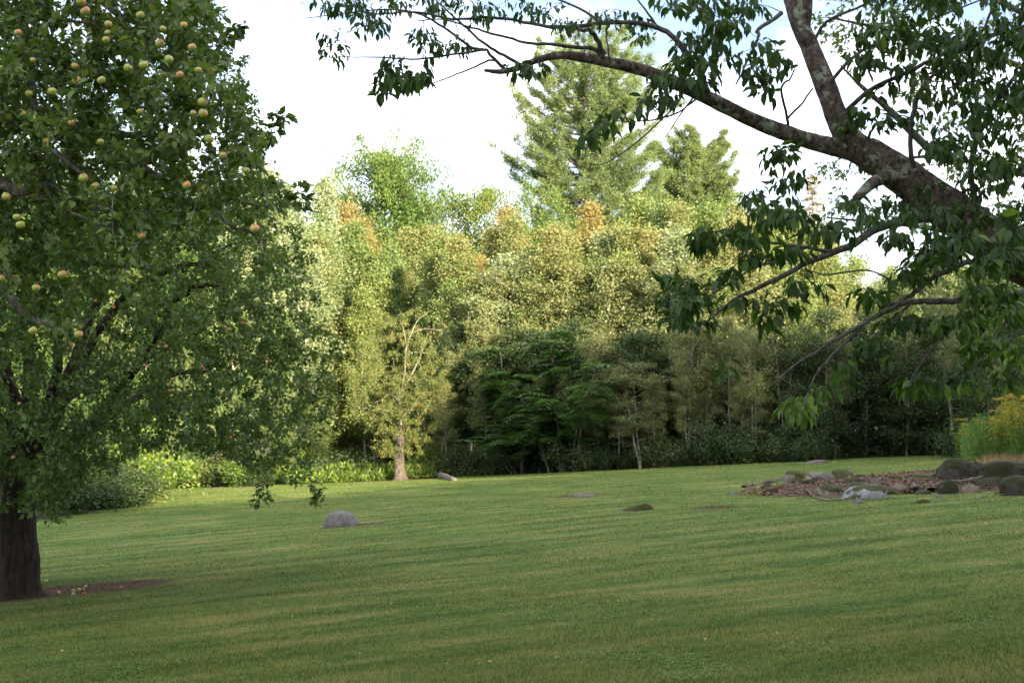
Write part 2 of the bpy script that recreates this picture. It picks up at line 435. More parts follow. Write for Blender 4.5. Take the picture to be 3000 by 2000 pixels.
M['twig'] = bark_mat('apple_twig', (0.05, 0.040, 0.032), (0.19, 0.17, 0.15), (0.30, 0.30, 0.26), 14, 0.3, 0.4)
M['maple_bark'] = bark_mat('lichen_bark', (0.018, 0.012, 0.010), (0.16, 0.12, 0.10), (0.24, 0.27, 0.20), 11, 0.30, 1.0, 1.6)
M['dark_twig'] = bark_mat('dark_twig', (0.03, 0.026, 0.024), (0.12, 0.11, 0.10), None, 10, 0, 0.3)
M['birch_bark'] = bark_mat('birch_bark', (0.22, 0.18, 0.14), (0.62, 0.57, 0.48), None, 3, 0, 0.2, 0.4)
M['pale_bark'] = bark_mat('pale_sapling_bark', (0.13, 0.11, 0.09), (0.33, 0.30, 0.25), None, 4, 0, 0.2)
M['old_bark'] = bark_mat('old_bark', (0.030, 0.025, 0.020), (0.16, 0.135, 0.115), None, 8, 0, 1.0)
M['grey_stone'] = stone_mat('grey_stone', (0.050, 0.045, 0.043), (0.165, 0.148, 0.143))
M['pale_slab'] = stone_mat('pale_slab', (0.10, 0.105, 0.11), (0.24, 0.245, 0.255), 0.50)
M['moss_stone'] = stone_mat('mossy_stone', (0.04, 0.036, 0.03), (0.22, 0.20, 0.18), 0.72)
M['dark_moss'] = stone_mat('dark_mossy_stone', (0.012, 0.010, 0.008), (0.055, 0.047, 0.038), 0.66, (0.024, 0.027, 0.008))
M['brown_stone'] = stone_mat('brown_stone', (0.05, 0.038, 0.027), (0.16, 0.128, 0.095), 0.2)
M['mauve_stone'] = stone_mat('mauve_stone', (0.06, 0.045, 0.045), (0.14, 0.11, 0.108))
M['dirt'] = plain_mat('bare_dirt', (0.018, 0.011, 0.008), (0.085, 0.054, 0.038), 6)
M['stick'] = bark_mat('weathered_stick', (0.06, 0.05, 0.042), (0.21, 0.19, 0.17), None, 8, 0, 0.4)

def apple_mat(name, green, red, lo, hi):
    m, n, l = new_mat(name)
    out = n.new('ShaderNodeOutputMaterial'); b = n.new('ShaderNodeBsdfPrincipled')
    b.inputs['Roughness'].default_value = 0.38
    tc = n.new('ShaderNodeTexCoord'); oi = n.new('ShaderNodeObjectInfo')
    sp = n.new('ShaderNodeSeparateXYZ'); l.new(tc.outputs['Object'], sp.inputs[0])
    f = math_n(n, l, 'ADD', math_n(n, l, 'MULTIPLY', math_n(n, l, 'ADD', sp.outputs['Z'], sp.outputs['X']), 11), math_n(n, l, 'MULTIPLY', oi.outputs['Random'], 0.5))
    f = math_n(n, l, 'ADD', f, math_n(n, l, 'MULTIPLY', noise_n(n, l, tc.outputs['Object'], 40, 4, 0.6), 0.5))
    r = ramp(n, [(lo, green), (hi, red)]); l.new(f, r.inputs['Fac']); l.new(r.outputs['Color'], b.inputs['Base Color'])
    l.new(b.outputs[0], out.inputs['Surface'])
    return m
M['apple_big'] = apple_mat('ripening_apple_skin', (0.27, 0.30, 0.055), (0.46, 0.20, 0.07), 0.75, 1.5)
M['apple_red'] = apple_mat('red_apple_skin', (0.24, 0.22, 0.05), (0.32, 0.05, 0.03), 0.2, 0.9)

# ------------------------------------------------------------------ ground
def build_ground():
    xs = np.concatenate([np.linspace(-900, -45, 12)[:-1], np.linspace(-45, 45, 241), np.linspace(45, 900, 12)[1:]])
    ys = np.concatenate([np.linspace(-300, 5, 12)[:-1], np.linspace(5, 30, 170)[:-1], np.linspace(30, 110, 170), np.linspace(110, 1500, 14)[1:]])
    X, Y = np.meshgrid(xs, ys, indexing='xy')
    Z = ground_np(X, Y)
    V = np.stack([X, Y, Z], -1).reshape(-1, 3)
    nx, ny = len(xs), len(ys)
    i, j = np.meshgrid(np.arange(ny - 1), np.arange(nx - 1), indexing='ij')
    a = i * nx + j
    F = np.stack([a, a + 1, a + nx + 1, a + nx], -1)
    # the wood's edge: beyond it the ground is leaf soil
    cy = (Y[:-1, :-1] + Y[1:, 1:]) / 2; cx = (X[:-1, :-1] + X[1:, 1:]) / 2
    edge = edge_y(cx, cy)
    lawn = (cy < edge)
    g = Geo(); g.add(V, F[lawn].reshape(-1, 4)); o = g.obj('lawn', M['lawn'], smooth=True); o['kind'] = 'structure'
    g = Geo(); g.add(V, F[~lawn].reshape(-1, 4)); o = g.obj('forest_floor', M['floor'], smooth=True); o['kind'] = 'structure'

_eu = [(-200, 1215), (120, 1190), (240, 1170), (342, 1160), (354, 1130), (400, 1122), (594, 1117), (681, 1109), (746, 1097), (897, 1089), (984, 1083), (1004, 1097), (1100, 1092), (1400, 1080), (1800, 1062), (2000, 1050), (2160, 1046), (2250, 1052), (2450, 1058)]
_ep = np.array([on_ground(u, v) for u, v in _eu]); _es = _ep[:, 0] / _ep[:, 1]
def edge_y(x, y):
    """where the lawn ends in the direction of (x, y)"""
    return np.interp(x / np.maximum(y, 3.0), _es, _ep[:, 1])
def edge_u(u): return float(edge_y(np.array((u - 1176) / FPX * 10.0), np.array(10.0)))
build_ground()

# ------------------------------------------------------------------ grass
def grass(name, n, seed, h0, h1, y0, y1, mat, wid, power=1.6):
    rg = np.random.default_rng(seed)
    # density falls with distance
    q = rg.random(n)
    e = 1 - power
    Y = (y0 ** e + q * (y1 ** e - y0 ** e)) ** (1 / e)
    X = rg.uniform(-0.42, 0.42, n) * Y
    keep = Y < edge_y(X, Y)
    X, Y = X[keep], Y[keep]; n = len(X)
    P = np.stack([X, Y, ground_np(X, Y) - 0.004], -1)
    far = np.clip(Y / 12, 1, 5)
    H = rg.uniform(h0, h1, n) * (1 + 0.25 * noise3(P, 1.3)) * np.where(rg.random(n) < 0.02, 1.5, 1)
    a = rg.uniform(0, 2 * PI, n)
    s = np.stack([np.cos(a), np.sin(a), 0 * a], -1) * (wid * far * rg.uniform(0.6, 1.3, n))[:, None]
    lean = rg.normal(0, 0.45, (n, 2)) * H[:, None]
    tip = P + np.stack([lean[:, 0], lean[:, 1], H], -1)
    V = np.stack([P - s, P + s, tip], 1).reshape(-1, 3)
    g = Geo(); g.add(V, np.arange(n * 3).reshape(-1, 3), np.repeat(rg.random(n) , 3))
    o = g.obj(name, mat); o['kind'] = 'stuff'
    return o
tag(grass('grass', 760000, 5, 0.013, 0.031, 8.0, 70.0, M['blade'], 0.0025), 'short mown grass covering the whole sloping lawn', 'grass')

# ------------------------------------------------------------------ forest tree prototypes (ten metres tall)
def forest_proto(seed, nb=50, nleaf=16000, r=1.5, base=0.15, up=0.7, leaf=0.06, spread=0.22, clump=5, shape='birch', trunk_r=0.09,
                 leafmat='birch_leaf', barkmat='birch_bark', stems=1, kind='diamond', droop=0.0, gap=0.0):
    rg = np.random.default_rng(seed)
    H = 10.0
    tg = Geo(); cen = []; tint = []
    for sidx in range(stems):
        a0 = rg.uniform(0, 2 * PI); lean = (0.25 if stems == 1 else 0.13 * H) * rg.uniform(0.5, 1)
        hh = H * (1 if sidx == 0 else rg.uniform(0.72, 0.95))
        z = np.linspace(0, 1, 12)
        wx = np.cumsum(rg.normal(0, 0.055, 12)); wy = np.cumsum(rg.normal(0, 0.055, 12)); wx -= wx[0]; wy -= wy[0]
        T = np.stack([math.cos(a0) * lean * z ** 1.3 + wx, math.sin(a0) * lean * z ** 1.3 + wy, z * hh * 0.97], -1)
        tr = trunk_r * (1 - z * 0.88) ** 1.0 * (1.0 if stems == 1 else 0.75); tr[0] *= 1.3
        tube(tg, T, tr, 7, 0.5, 0.08, rg)
        for b in range(nb // stems):
            t = base + (0.99 - base) * rg.random() ** 0.85
            k = (t - base) / (1 - base)
            if shape == 'birch': prof = (0.40 + 0.60 * math.sin(PI * min(1, k * 0.8 + 0.15))) * min(1, ((1 - k) / 0.35) ** 0.8) + 0.05
            elif shape == 'round': prof = math.sqrt(max(0.05, 1 - ((k - 0.55) / (0.60 if k < 0.55 else 0.47)) ** 2))
            elif shape == 'cone': prof = 1.02 - k
            elif shape == 'column': prof = (0.75 * (0.5 + 0.5 * math.sin(PI * k ** 0.7)) + 0.15) * min(1, ((1 - k) / 0.25) ** 0.7) + 0.05
            else: prof = 0.4 + 0.6 * k
            L = r * prof * rg.uniform(0.7, 1.12) + 0.15
            i = t * 11; i0 = int(i); p0 = T[i0] + (T[min(11, i0 + 1)] - T[i0]) * (i - i0)
            a = rg.uniform(0, 2 * PI); upk = up * rg.uniform(0.6, 1.3) * (0.6 + 0.9 * k)
            d = np.array((math.cos(a), math.sin(a), upk)); d /= np.linalg.norm(d)
            s = np.linspace(0, 1, 5)[:, None]
            pts = p0 + d * L * s + np.array((0, 0, -droop * L)) * s ** 2 + rg.normal(0, 0.04, (5, 3)) * s * L
            tube(tg, pts, np.linspace(0.022, 0.005, 5) * (0.6 + L * 0.35) * (1.2 if shape == 'round' else 1), 3, 0.5, cap=False)
            ncl = max(2, int(clump * (0.5 + L / r)))
            for c in range(ncl):
                f = rg.uniform(0.3, 1.03)
                ii = min(3.999, f * 4); j = int(ii)
                c0 = pts[j] + (pts[j + 1] - pts[j]) * (ii - j) + rg.normal(0, 0.13, 3) * (0.5 + L * 0.35)
                cen.append(c0); tint.append(rg.normal(0, 0.10) + 0.18 * (k - 0.5))
    cen = np.array(cen); tint = np.array(tint)
    if gap > 0:
        keep = noise3(cen, 1.1, seed) > -1 + gap; cen, tint = cen[keep], tint[keep]
    idx = rg.integers(0, len(cen), nleaf)
    pos = cen[idx] + rg.normal(0, 1, (nleaf, 3)) * np.array((spread, spread, spread * 0.7)) * rg.uniform(0.6, 1.2, len(cen))[idx][:, None]
    pos[:, 2] = np.maximum(pos[:, 2], 0.05)
    d = unit(rg.normal(0, 1, (nleaf, 3)) + np.array((0, 0, -0.35)))
    nr = unit(rg.normal(0, 0.8, (nleaf, 3)) + np.array((0, 0, 0.7)))
    lg = Geo(); L = leaf * rg.uniform(0.7, 1.35, nleaf)
    leaves(lg, pos, d, nr, L * 1.15, L * 0.85, kind, np.clip(0.45 + tint[idx] + rg.normal(0, 0.16, nleaf), 0, 1))
    return tg.data('trunk', M[barkmat], True), lg.data('crown', M[leafmat])

def frond_proto(seed, nst=7, H=3.0, nf=16, leafmat='sumac_leaf'):
    """thin stems, each ending in layered fronds of paired leaflets"""
    rg = np.random.default_rng(seed); tg = Geo(); lg = Geo()
    for s_ in range(nst):
        a = rg.uniform(0, 2 * PI); rr = rg.uniform(0.1, 1.0); h = H * rg.uniform(0.5, 1)
        top = np.array((math.cos(a) * rr * 1.3, math.sin(a) * rr * 1.3, h)); foot = np.array((math.cos(a) * rr * 0.4, math.sin(a) * rr * 0.4, 0))
        st = spline([foot, (foot + top) / 2 + rg.normal(0, 0.12, 3), top], 3)
        tube(tg, st, np.linspace(0.03, 0.012, len(st)), 5)
        for f in range(nf):
            b = rg.uniform(0, 2 * PI); L = rg.uniform(0.4, 0.95)
            base = st[-1 - (f % 4)] + rg.normal(0, 0.10, 3)
            n = 11; q = np.linspace(0.1, 1, n)[:, None]
            dirh = np.array((math.cos(b), math.sin(b), 0.0))
            mid = base + dirh * L * q + np.array((0, 0, 1)) * (rg.uniform(0.1, 0.7) * L * q - rg.uniform(0.3, 0.9) * L * q ** 2)
            tube(tg, mid[::3], 0.006, 3, cap=False)
            side = np.array((-math.sin(b), math.cos(b), 0))
            for sg in (-1, 1):
                dd = unit(np.tile(side * sg, (n, 1)) + dirh * 0.45 + np.array((0, 0, -0.25)) + rg.normal(0, 0.1, (n, 3)))
                leaves(lg, mid, dd, unit(np.array((0, 0, 1.0)) + rg.normal(0, 0.2, (n, 3))), 0.26 * np.sin(PI * (q[:, 0] * 0.75 + 0.15)) + 0.04, 0.06, 'diamond', np.clip(0.5 + rg.normal(0, 0.18, n), 0, 1))
    return tg.data('stem', M['old_bark'], True), lg.data('fronds', M[leafmat])

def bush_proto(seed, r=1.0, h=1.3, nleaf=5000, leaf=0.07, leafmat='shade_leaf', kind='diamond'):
    rg = np.random.default_rng(seed); tg = Geo(); cen = []
    for s_ in range(16):
        a = rg.uniform(0, 2 * PI); rr = r * rg.uniform(0.2, 1); hh = h * rg.uniform(0.55, 1) * (1 - 0.35 * (rr / r) ** 2)
        p = spline([(0.1 * math.cos(a), 0.1 * math.sin(a), 0), (rr * 0.5 * math.cos(a), rr * 0.5 * math.sin(a), hh * 0.65), (rr * math.cos(a), rr * math.sin(a), hh)], 3)
        tube(tg, p, np.linspace(0.014, 0.005, len(p)), 4, cap=False)
        for q in p[1:]:
            for _ in range(3): cen.append(q + rg.normal(0, 0.12, 3) * r)
    cen = np.array(cen); idx = rg.integers(0, len(cen), nleaf)
    pos = cen[idx] + rg.normal(0, 0.11 * r, (nleaf, 3)); pos[:, 2] = np.abs(pos[:, 2])
    lg = Geo(); L = leaf * rg.uniform(0.6, 1.3, nleaf)
    leaves(lg, pos, unit(rg.normal(0, 1, (nleaf, 3))), unit(rg.normal(0, 0.7, (nleaf, 3)) + np.array((0, 0, 0.8))), L * 1.2, L * 0.8, kind, np.clip(0.5 + rg.normal(0, 0.22, nleaf), 0, 1))
    return tg.data('stem', M['pale_bark']), lg.data('leaves', M[leafmat])

P = {}
P['birch'] = [forest_proto(11, 76, 19000, 1.35, 0.10, 1.5, 0.070, 0.20, shape='birch'), forest_proto(12, 70, 18000, 1.2, 0.2, 1.6, 0.068, 0.20, shape='birch', gap=0.2)]
P['greenbirch'] = [forest_proto(21, 80, 21000, 1.4, 0.05, 1.3, 0.072, 0.22, shape='birch', leafmat='green_leaf', barkmat='pale_bark', trunk_r=0.07), forest_proto(22, 64, 18000, 1.7, 0.08, 0.7, 0.074, 0.22, shape='birch', leafmat='green_leaf', gap=0.15)]
P['poplar'] = [forest_proto(31, 66, 18000, 1.35, 0.05, 1.2, 0.080, 0.19, shape='column', leafmat='silver_leaf', barkmat='pale_bark'), forest_proto(32, 60, 17000, 1.6, 0.07, 1.0, 0.080, 0.21, shape='birch', leafmat='silver_leaf', barkmat='pale_bark')]
P['maple'] = [forest_proto(41, 60, 27000, 2.9, 0.12, 0.75, 0.075, 0.23, 8, shape='round', leafmat='dark_leaf', barkmat='old_bark', trunk_r=0.16), forest_proto(42, 54, 25000, 2.5, 0.1, 0.6, 0.075, 0.22, 8, shape='round', leafmat='dark_leaf', barkmat='old_bark', trunk_r=0.13)]
P['thicket'] = [forest_proto(51, 60, 15000, 1.9, 0.06, 0.5, 0.10, 0.26, shape='column', leafmat='shade_leaf', barkmat='pale_bark', trunk_r=0.07, stems=2), forest_proto(52, 60, 15000, 2.1, 0.03, 0.4, 0.12, 0.27, shape='round', leafmat='shade_leaf', barkmat='pale_bark', trunk_r=0.08, stems=3)]
P['thicket'].append(forest_proto(53, 50, 13000, 2.0, 0.28, 0.5, 0.10, 0.26, shape='column', leafmat='shade_leaf', barkmat='pale_bark', trunk_r=0.07, stems=1))
P['orangebirch'] = P['birch']
P['oak'] = [forest_proto(43, 130, 42000, 2.9, 0.45, 0.55, 0.075, 0.20, 7, shape='round', leafmat='dark_leaf', barkmat='old_bark', trunk_r=0.17, gap=0.15)]
P['alder'] = [forest_proto(61, 52, 13000, 1.7, 0.34, 0.6, 0.080, 0.22, shape='birch', leafmat='grey_leaf', barkmat='pale_bark', trunk_r=0.085, gap=0.25), forest_proto(62, 50, 13000, 1.8, 0.22, 0.5, 0.080, 0.22, shape='round', leafmat='grey_leaf', barkmat='pale_bark', trunk_r=0.08, stems=2, gap=0.25)]
P['sparse'] = [forest_proto(71, 40, 2600, 1.3, 0.35, 1.0, 0.07, 0.16, 3, shape='birch', leafmat='silver_leaf', barkmat='pale_bark', gap=0.3)]
P['sumac'] = [frond_proto(81, 10, 3.0, 15), frond_proto(82, 7, 2.6, 14)]
P['bush'] = [bush_proto(91, 1.0, 1.3, 9000, 0.055), bush_proto(92, 1.1, 1.0, 9000, 0.055)]
P['brightbush'] = [bush_proto(93, 1.0, 1.2, 9000, 0.05, 'bright_leaf'), bush_proto(94, 0.9, 0.8, 8000, 0.05, 'bright_leaf')]
PARTN = {'sumac': ('stem', 'fronds'), 'bush': ('stem', 'leaves'), 'brightbush': ('stem', 'leaves')}
PH = {'sumac': 3.0, 'bush': 1.3, 'brightbush': 1.2}
CAT = {'oak': ('oak_tree', 'tree'), 'orangebirch': ('birch_tree', 'tree'), 'birch': ('birch_tree', 'tree'), 'greenbirch': ('birch_tree', 'tree'), 'poplar': ('poplar_tree', 'tree'), 'maple': ('maple_tree', 'tree'), 'thicket': ('young_tree', 'tree'),
       'alder': ('alder_tree', 'tree'), 'sparse': ('poplar_tree', 'tree'), 'sumac': ('sumac_shrub', 'shrub'), 'bush': ('bush', 'bush'), 'brightbush': ('bush', 'bush')}
frg = np.random.default_rng(77)
def plant(kind, base, H, label, group=None, wide=1.0, var=None, mats=None):
    """one plant standing at base, H metres tall; its trunk and crown share the mesh of its kind"""
    nm, cat = CAT[kind]
    protos = P[kind]; v = int(frg.integers(0, len(protos))) if var is None else var % len(protos)
    s = H / PH.get(kind, 10.0)
    w = s * wide
    z = gz(base[0], base[1]) - 0.04
    root = thing(nm, label, cat, (float(base[0]), float(base[1]), z), group, float(frg.uniform(0, 2 * PI)), (w, w, s))
    pn = PARTN.get(kind, ('trunk', 'crown'))
    link(bpy.data.objects.new(pn[0], protos[v][0]), root)
    c = link(bpy.data.objects.new(pn[1], protos[v][1]), root)
    if kind == 'orangebirch':
        c.material_slots[0].link = 'OBJECT'; c.material_slots[0].material = M['orange_leaf']
    return root
def top_to_H(u, vt, Y):
    b = gnd(u, Y); t = at(u, vt, Y)
    return b, float(t[2] - b[2])

LANDMARKS = [(500, 'the middle of the apple crown'), (660, 'the tall silvery poplars'), (790, 'the orange birch'), (890, 'the round-topped tree'), (1035, 'the thin nearly bare poplar'), (1172, 'the forked orange birch'), (1332, 'the tall pine'),
             (1470, 'the gap between the pines'), (1603, 'the smaller pine'), (1727, 'the twiggy bare top'), (1872, 'the brown-topped spruce'), (2010, 'the gap of sky'), (2154, 'the tallest boulder'), (2300, 'the goldenrod')]
def where(u):
    lu, nm = min(LANDMARKS, key=lambda q: abs(q[0] - u)); d = u - lu
    return ('in line with ' if abs(d) < 22 else 'just left of ' if -48 < d < 0 else 'just right of ' if 0 < d < 48 else 'well left of ' if d < 0 else 'well right of ') + nm
# (kind, u, v of the top, distance, width factor, label)
TREES = [
 ('poplar', 612, 372, 60, 1.1, 'tall silvery green poplar just right of the near apple branches'),
 ('poplar', 668, 402, 63, 1.2, 'silvery poplar whose ragged top stands left of the orange birch'),
 ('poplar', 720, 392, 66, 0.8, 'slender pale poplar with a thin pointed top against the sky'),
 ('poplar', 745, 500, 59, 1.0, 'bright whitish-leaved poplar below the orange birch crown'),
 ('poplar', 690, 560, 57, 1.2, 'low silvery poplar beside the edge of the apple leaves'),
 ('orangebirch', 790, 452, 66, 1.0, 'orange-tinged birch in front of the round-topped maple, on its left'),
 ('orangebirch', 838, 490, 64, 0.9, 'rusty orange birch rising in front of the round-topped maple'),
 ('oak', 882, 366, 78, 0.72, 'big round-topped green tree standing above the birches'),
 ('oak', 955, 470, 80, 0.5, 'dark green shoulder tree right behind the round-topped maple'),
 ('greenbirch', 892, 545, 58, 0.9, 'green birch with a straight white trunk above the old apple tree'),
 ('birch', 958, 548, 61, 1.0, 'yellow-green birch between the two white-trunked birches'),
 ('birch', 1010, 535, 62, 0.9, 'golden birch left of the pair of white trunks'),
 ('birch', 1052, 560, 58, 0.8, 'golden birch with a bare white trunk, left one of the pair'),
 ('orangebirch', 1098, 575, 58, 0.8, 'golden birch with a bare white trunk, right one of the pair'),
 ('sparse', 1030, 432, 74, 1.0, 'thin nearly bare poplar showing sky through its top'),
 ('maple', 1095, 450, 73, 0.75, 'fresh green maple on the skyline right of the thin poplar'),
 ('orangebirch', 1172, 462, 64, 1.0, 'orange birch with forked white trunk below the left tips of the pine'),
 ('maple', 1228, 448, 74, 0.7, 'bright green maple crowding the foot of the tall pine'),
 ('birch', 1290, 500, 62, 1.0, 'tawny birch left of the pointed orange one below the pine'),
 ('orangebirch', 1352, 452, 64, 1.1, 'pointed orange birch rising straight in front of the pine'),
 ('birch', 1410, 505, 62, 1.1, 'wide tawny birch at the right foot of the pine'),
 ('greenbirch', 1470, 436, 66, 1.1, 'yellow-green birch between the pine and the smaller pine'),
 ('greenbirch', 1530, 446, 65, 1.0, 'leafy yellow-green birch left of the smaller pine'),
 ('birch', 1585, 452, 63, 1.1, 'golden birch in front of the smaller pine'),
 ('greenbirch', 1640, 455, 65, 1.1, 'pale yellow-green birch at the right foot of the smaller pine'),
 ('birch', 1700, 452, 62, 1.0, 'golden birch on the skyline right of the smaller pine'),
 ('sparse', 1727, 415, 70, 0.6, 'tiny-leaved twiggy top poking above the golden birches'),
 ('birch', 1765, 470, 62, 1.2, 'yellow birch behind the hanging leaf bunch of the leaning tree'),
 ('greenbirch', 1830, 480, 61, 1.2, 'yellow-green birch left of the brown-topped spruce'),
 ('birch', 1885, 520, 60, 1.0, 'golden birch sloping down from the brown-topped spruce'),
 ('greenbirch', 1955, 585, 60, 1.2, 'yellow-green birch below the gap of sky'),
 ('greenbirch', 2035, 600, 60, 1.2, 'green birch below the thick leaning trunk'),
 ('thicket', 2120, 570, 62, 1.2, 'dense green tree behind the thick leaning trunk'),
 ('greenbirch', 2200, 560, 60, 1.2, 'green birch behind the leaning trunk near the picture edge'),
 ('thicket', 2290, 540, 60, 1.2, 'dark green tree behind the leaning trunk by the goldenrod'),
 ('alder', 1145, 610, 57, 1.2, 'grey-green alder right of the white-trunked birch pair'),
 ('alder', 1215, 585, 58, 1.2, 'grey-green alder under the orange forked birch'),
 ('alder', 1300, 600, 58, 1.2, 'large grey-green alder in the middle of the wood edge'),
 ('alder', 1390, 590, 58, 1.2, 'grey-green alder below the pine, half in shade'),
 ('alder', 1480, 600, 58, 1.2, 'grey-green alder with yellowing tips above the thicket'),
 ('alder', 1565, 590, 57, 1.2, 'grey-green alder left of the dark drooping leaf bunches'),
 ('greenbirch', 1650, 600, 56, 1.2, 'olive birch behind the dark drooping leaf bunches'),
 ('alder', 1750, 600, 56, 1.3, 'grey-green alder seen between the low bare boughs'),
 ('greenbirch', 1850, 640, 55, 1.2, 'olive birch behind the low boughs of the leaning tree'),
 ('alder', 1940, 660, 55, 1.3, 'grey-green alder behind the crossing low boughs'),
 ('greenbirch', 862, 590, 55, 1.1, 'yellow-green birch filling the dark gap above the old apple tree'),
 ('greenbirch', 838, 650, 53.5, 1.1, 'low yellow-green birch up against the top of the old apple tree'),
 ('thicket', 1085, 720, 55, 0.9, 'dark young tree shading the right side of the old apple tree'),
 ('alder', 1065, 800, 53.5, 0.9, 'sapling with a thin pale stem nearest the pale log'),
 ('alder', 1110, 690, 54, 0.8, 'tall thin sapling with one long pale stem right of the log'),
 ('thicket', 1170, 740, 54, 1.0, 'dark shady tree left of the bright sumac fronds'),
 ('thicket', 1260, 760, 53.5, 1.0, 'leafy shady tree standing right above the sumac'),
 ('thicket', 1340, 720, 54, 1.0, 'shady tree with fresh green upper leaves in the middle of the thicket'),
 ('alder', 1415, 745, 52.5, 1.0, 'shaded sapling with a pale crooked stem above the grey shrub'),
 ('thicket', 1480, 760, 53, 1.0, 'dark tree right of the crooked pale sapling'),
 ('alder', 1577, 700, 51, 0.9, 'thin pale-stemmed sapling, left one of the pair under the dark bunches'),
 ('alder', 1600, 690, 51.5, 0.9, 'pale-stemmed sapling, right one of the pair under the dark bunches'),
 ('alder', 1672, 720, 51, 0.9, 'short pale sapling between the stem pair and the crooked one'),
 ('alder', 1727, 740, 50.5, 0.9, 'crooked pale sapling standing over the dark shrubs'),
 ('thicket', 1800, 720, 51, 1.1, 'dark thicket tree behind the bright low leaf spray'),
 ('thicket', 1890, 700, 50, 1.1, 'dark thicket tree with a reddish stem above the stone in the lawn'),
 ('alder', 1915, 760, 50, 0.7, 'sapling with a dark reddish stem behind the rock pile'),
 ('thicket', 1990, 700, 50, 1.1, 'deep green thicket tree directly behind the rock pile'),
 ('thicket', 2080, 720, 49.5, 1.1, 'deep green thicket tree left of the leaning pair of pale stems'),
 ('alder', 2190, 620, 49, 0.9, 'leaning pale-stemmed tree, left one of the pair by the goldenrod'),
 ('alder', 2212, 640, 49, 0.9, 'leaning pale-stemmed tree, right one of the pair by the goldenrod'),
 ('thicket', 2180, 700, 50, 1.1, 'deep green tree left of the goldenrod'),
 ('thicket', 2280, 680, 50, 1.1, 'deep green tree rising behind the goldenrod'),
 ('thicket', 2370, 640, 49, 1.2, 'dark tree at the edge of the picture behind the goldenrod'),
 ('maple', 560, 420, 64, 0.8, 'sunlit green maple partly hidden by the tips of the apple branches'),
 ('greenbirch', 470, 430, 62, 1.2, 'sunlit green birch glimpsed through the apple leaves'),
 ('maple', 380, 400, 64, 0.9, 'sunlit maple hidden behind the middle of the apple crown'),
 ('greenbirch', 280, 420, 62, 1.2, 'sunlit birch behind the apple tree, left of the hidden maple'),
 ('maple', 170, 400, 62, 0.9, 'sunlit maple behind the apple trunk'),
 ('greenbirch', 60, 420, 60, 1.2, 'sunlit birch at the picture edge behind the apple trunk'),
 ('maple', -60, 400, 58, 0.9, 'sunlit maple beyond the edge of the picture behind the apple trunk'),
 ('greenbirch', 545, 640, 58, 1.0, 'small sunlit birch seen through the lower apple leaves'),
 ('greenbirch', 640, 700, 57, 1.0, 'small sunlit birch behind the drooping apple boughs'),
 ('greenbirch', 420, 760, 56, 0.8, 'green young tree under the apple boughs above the lit strip'),
 ('greenbirch', 750, 640, 57, 1.0, 'sunlit green birch left of the old apple tree'),
 ('greenbirch', 810, 700, 57, 1.0, 'lush green birch hanging over the left side of the old apple tree'),
 ('greenbirch', 700, 850, 55, 0.7, 'low green tree left of the old apple tree, over the lit grass'),
 ('greenbirch', 820, 830, 57, 0.8, 'green young tree behind the thin reddish trunk'),
]
for (k, u, vt, Y, wd, lab) in TREES:
    e = edge_u(u)
    if u < 352: e = 60
    Y = e + max(0.9, 0.9 + (Y - 50) * 0.85) - (2.0 if 352 < u < 1000 else 0)
    b, H = top_to_H(u, vt, Y)
    plant(k, b, H, lab, 'trees along the edge of the wood', wd, int(u))

# trees deeper in the wood: they close the gaps between those of the front
for i in range(64):
    row = i % 4
    u = -120 + (i // 4) * 165 + row * 41 + frg.uniform(-20, 20)
    Y = max(62, edge_u(u)) + 13 + row * 4.5 + frg.uniform(-1.5, 1.5)
    vt = np.interp(u, [0, 500, 700, 780, 960, 1200, 1500, 1750, 1900, 1960, 2080, 2200, 2352], [430, 450, 470, 520, 560, 520, 490, 500, 560, 605, 605, 580, 560]) + frg.uniform(0, 60)
    b, H = top_to_H(u, vt, Y)
    plant((('thicket', 'maple', 'greenbirch', 'thicket') if u > 1040 else ('greenbirch', 'maple', 'poplar', 'greenbirch'))[row], b, H, (('dark leafy', 'broad-leaved', 'yellow-green', 'dark shady') if u > 1040 else ('leafy', 'broad-leaved', 'silvery green', 'light green'))[row] + ' tree deep in the wood, ' + where(u), 'trees deeper in the wood', 1.35)
for i in range(46):
    row = i % 2
    u = 1000 + (i // 2) * 64 + frg.uniform(-20, 20)
    Y = edge_u(u) + 4 + row * 4 + frg.uniform(-1, 1)
    b, H = top_to_H(u, 790 + frg.uniform(-60, 60), Y)
    plant(('thicket', 'bush')[0], b, H, ('young dark tree in the undergrowth, ', 'young dark tree behind the undergrowth, ')[row] + where(u), 'young trees in the undergrowth', 1.8)

# more of the sunlit wall of leaves, and the pale saplings of the shaded edge
for i in range(44):
    u = 640 + i * 29.5 + frg.uniform(-15, 15)
    Y = edge_u(u) + 9 + frg.uniform(-2, 2)
    b, H = top_to_H(u, 545 + 45 * math.sin(i * 1.9) + frg.uniform(-35, 35), Y)
    k = ('greenbirch', 'birch', 'birch', 'greenbirch', 'poplar', 'birch', 'greenbirch')[i % 7]
    plant(k, b, H, {'greenbirch': 'yellow-green birch of the sunlit wall, ', 'birch': 'tawny birch of the sunlit wall, ', 'poplar': 'silvery poplar of the sunlit wall, '}[k] + where(u), 'sunlit trees between the larger ones', float(frg.uniform(0.85, 1.5)))
for i in range(18):
    u = 1040 + i * 66 + frg.uniform(-20, 20)
    b, H = top_to_H(u, 830 + frg.uniform(-50, 60), edge_u(u) + 1.0 + frg.uniform(0, 1.2))
    plant('alder', b, H, 'slender pale-stemmed sapling at the lawn edge, ' + where(u), 'pale saplings in the shaded edge of the wood', 1.0, 0)

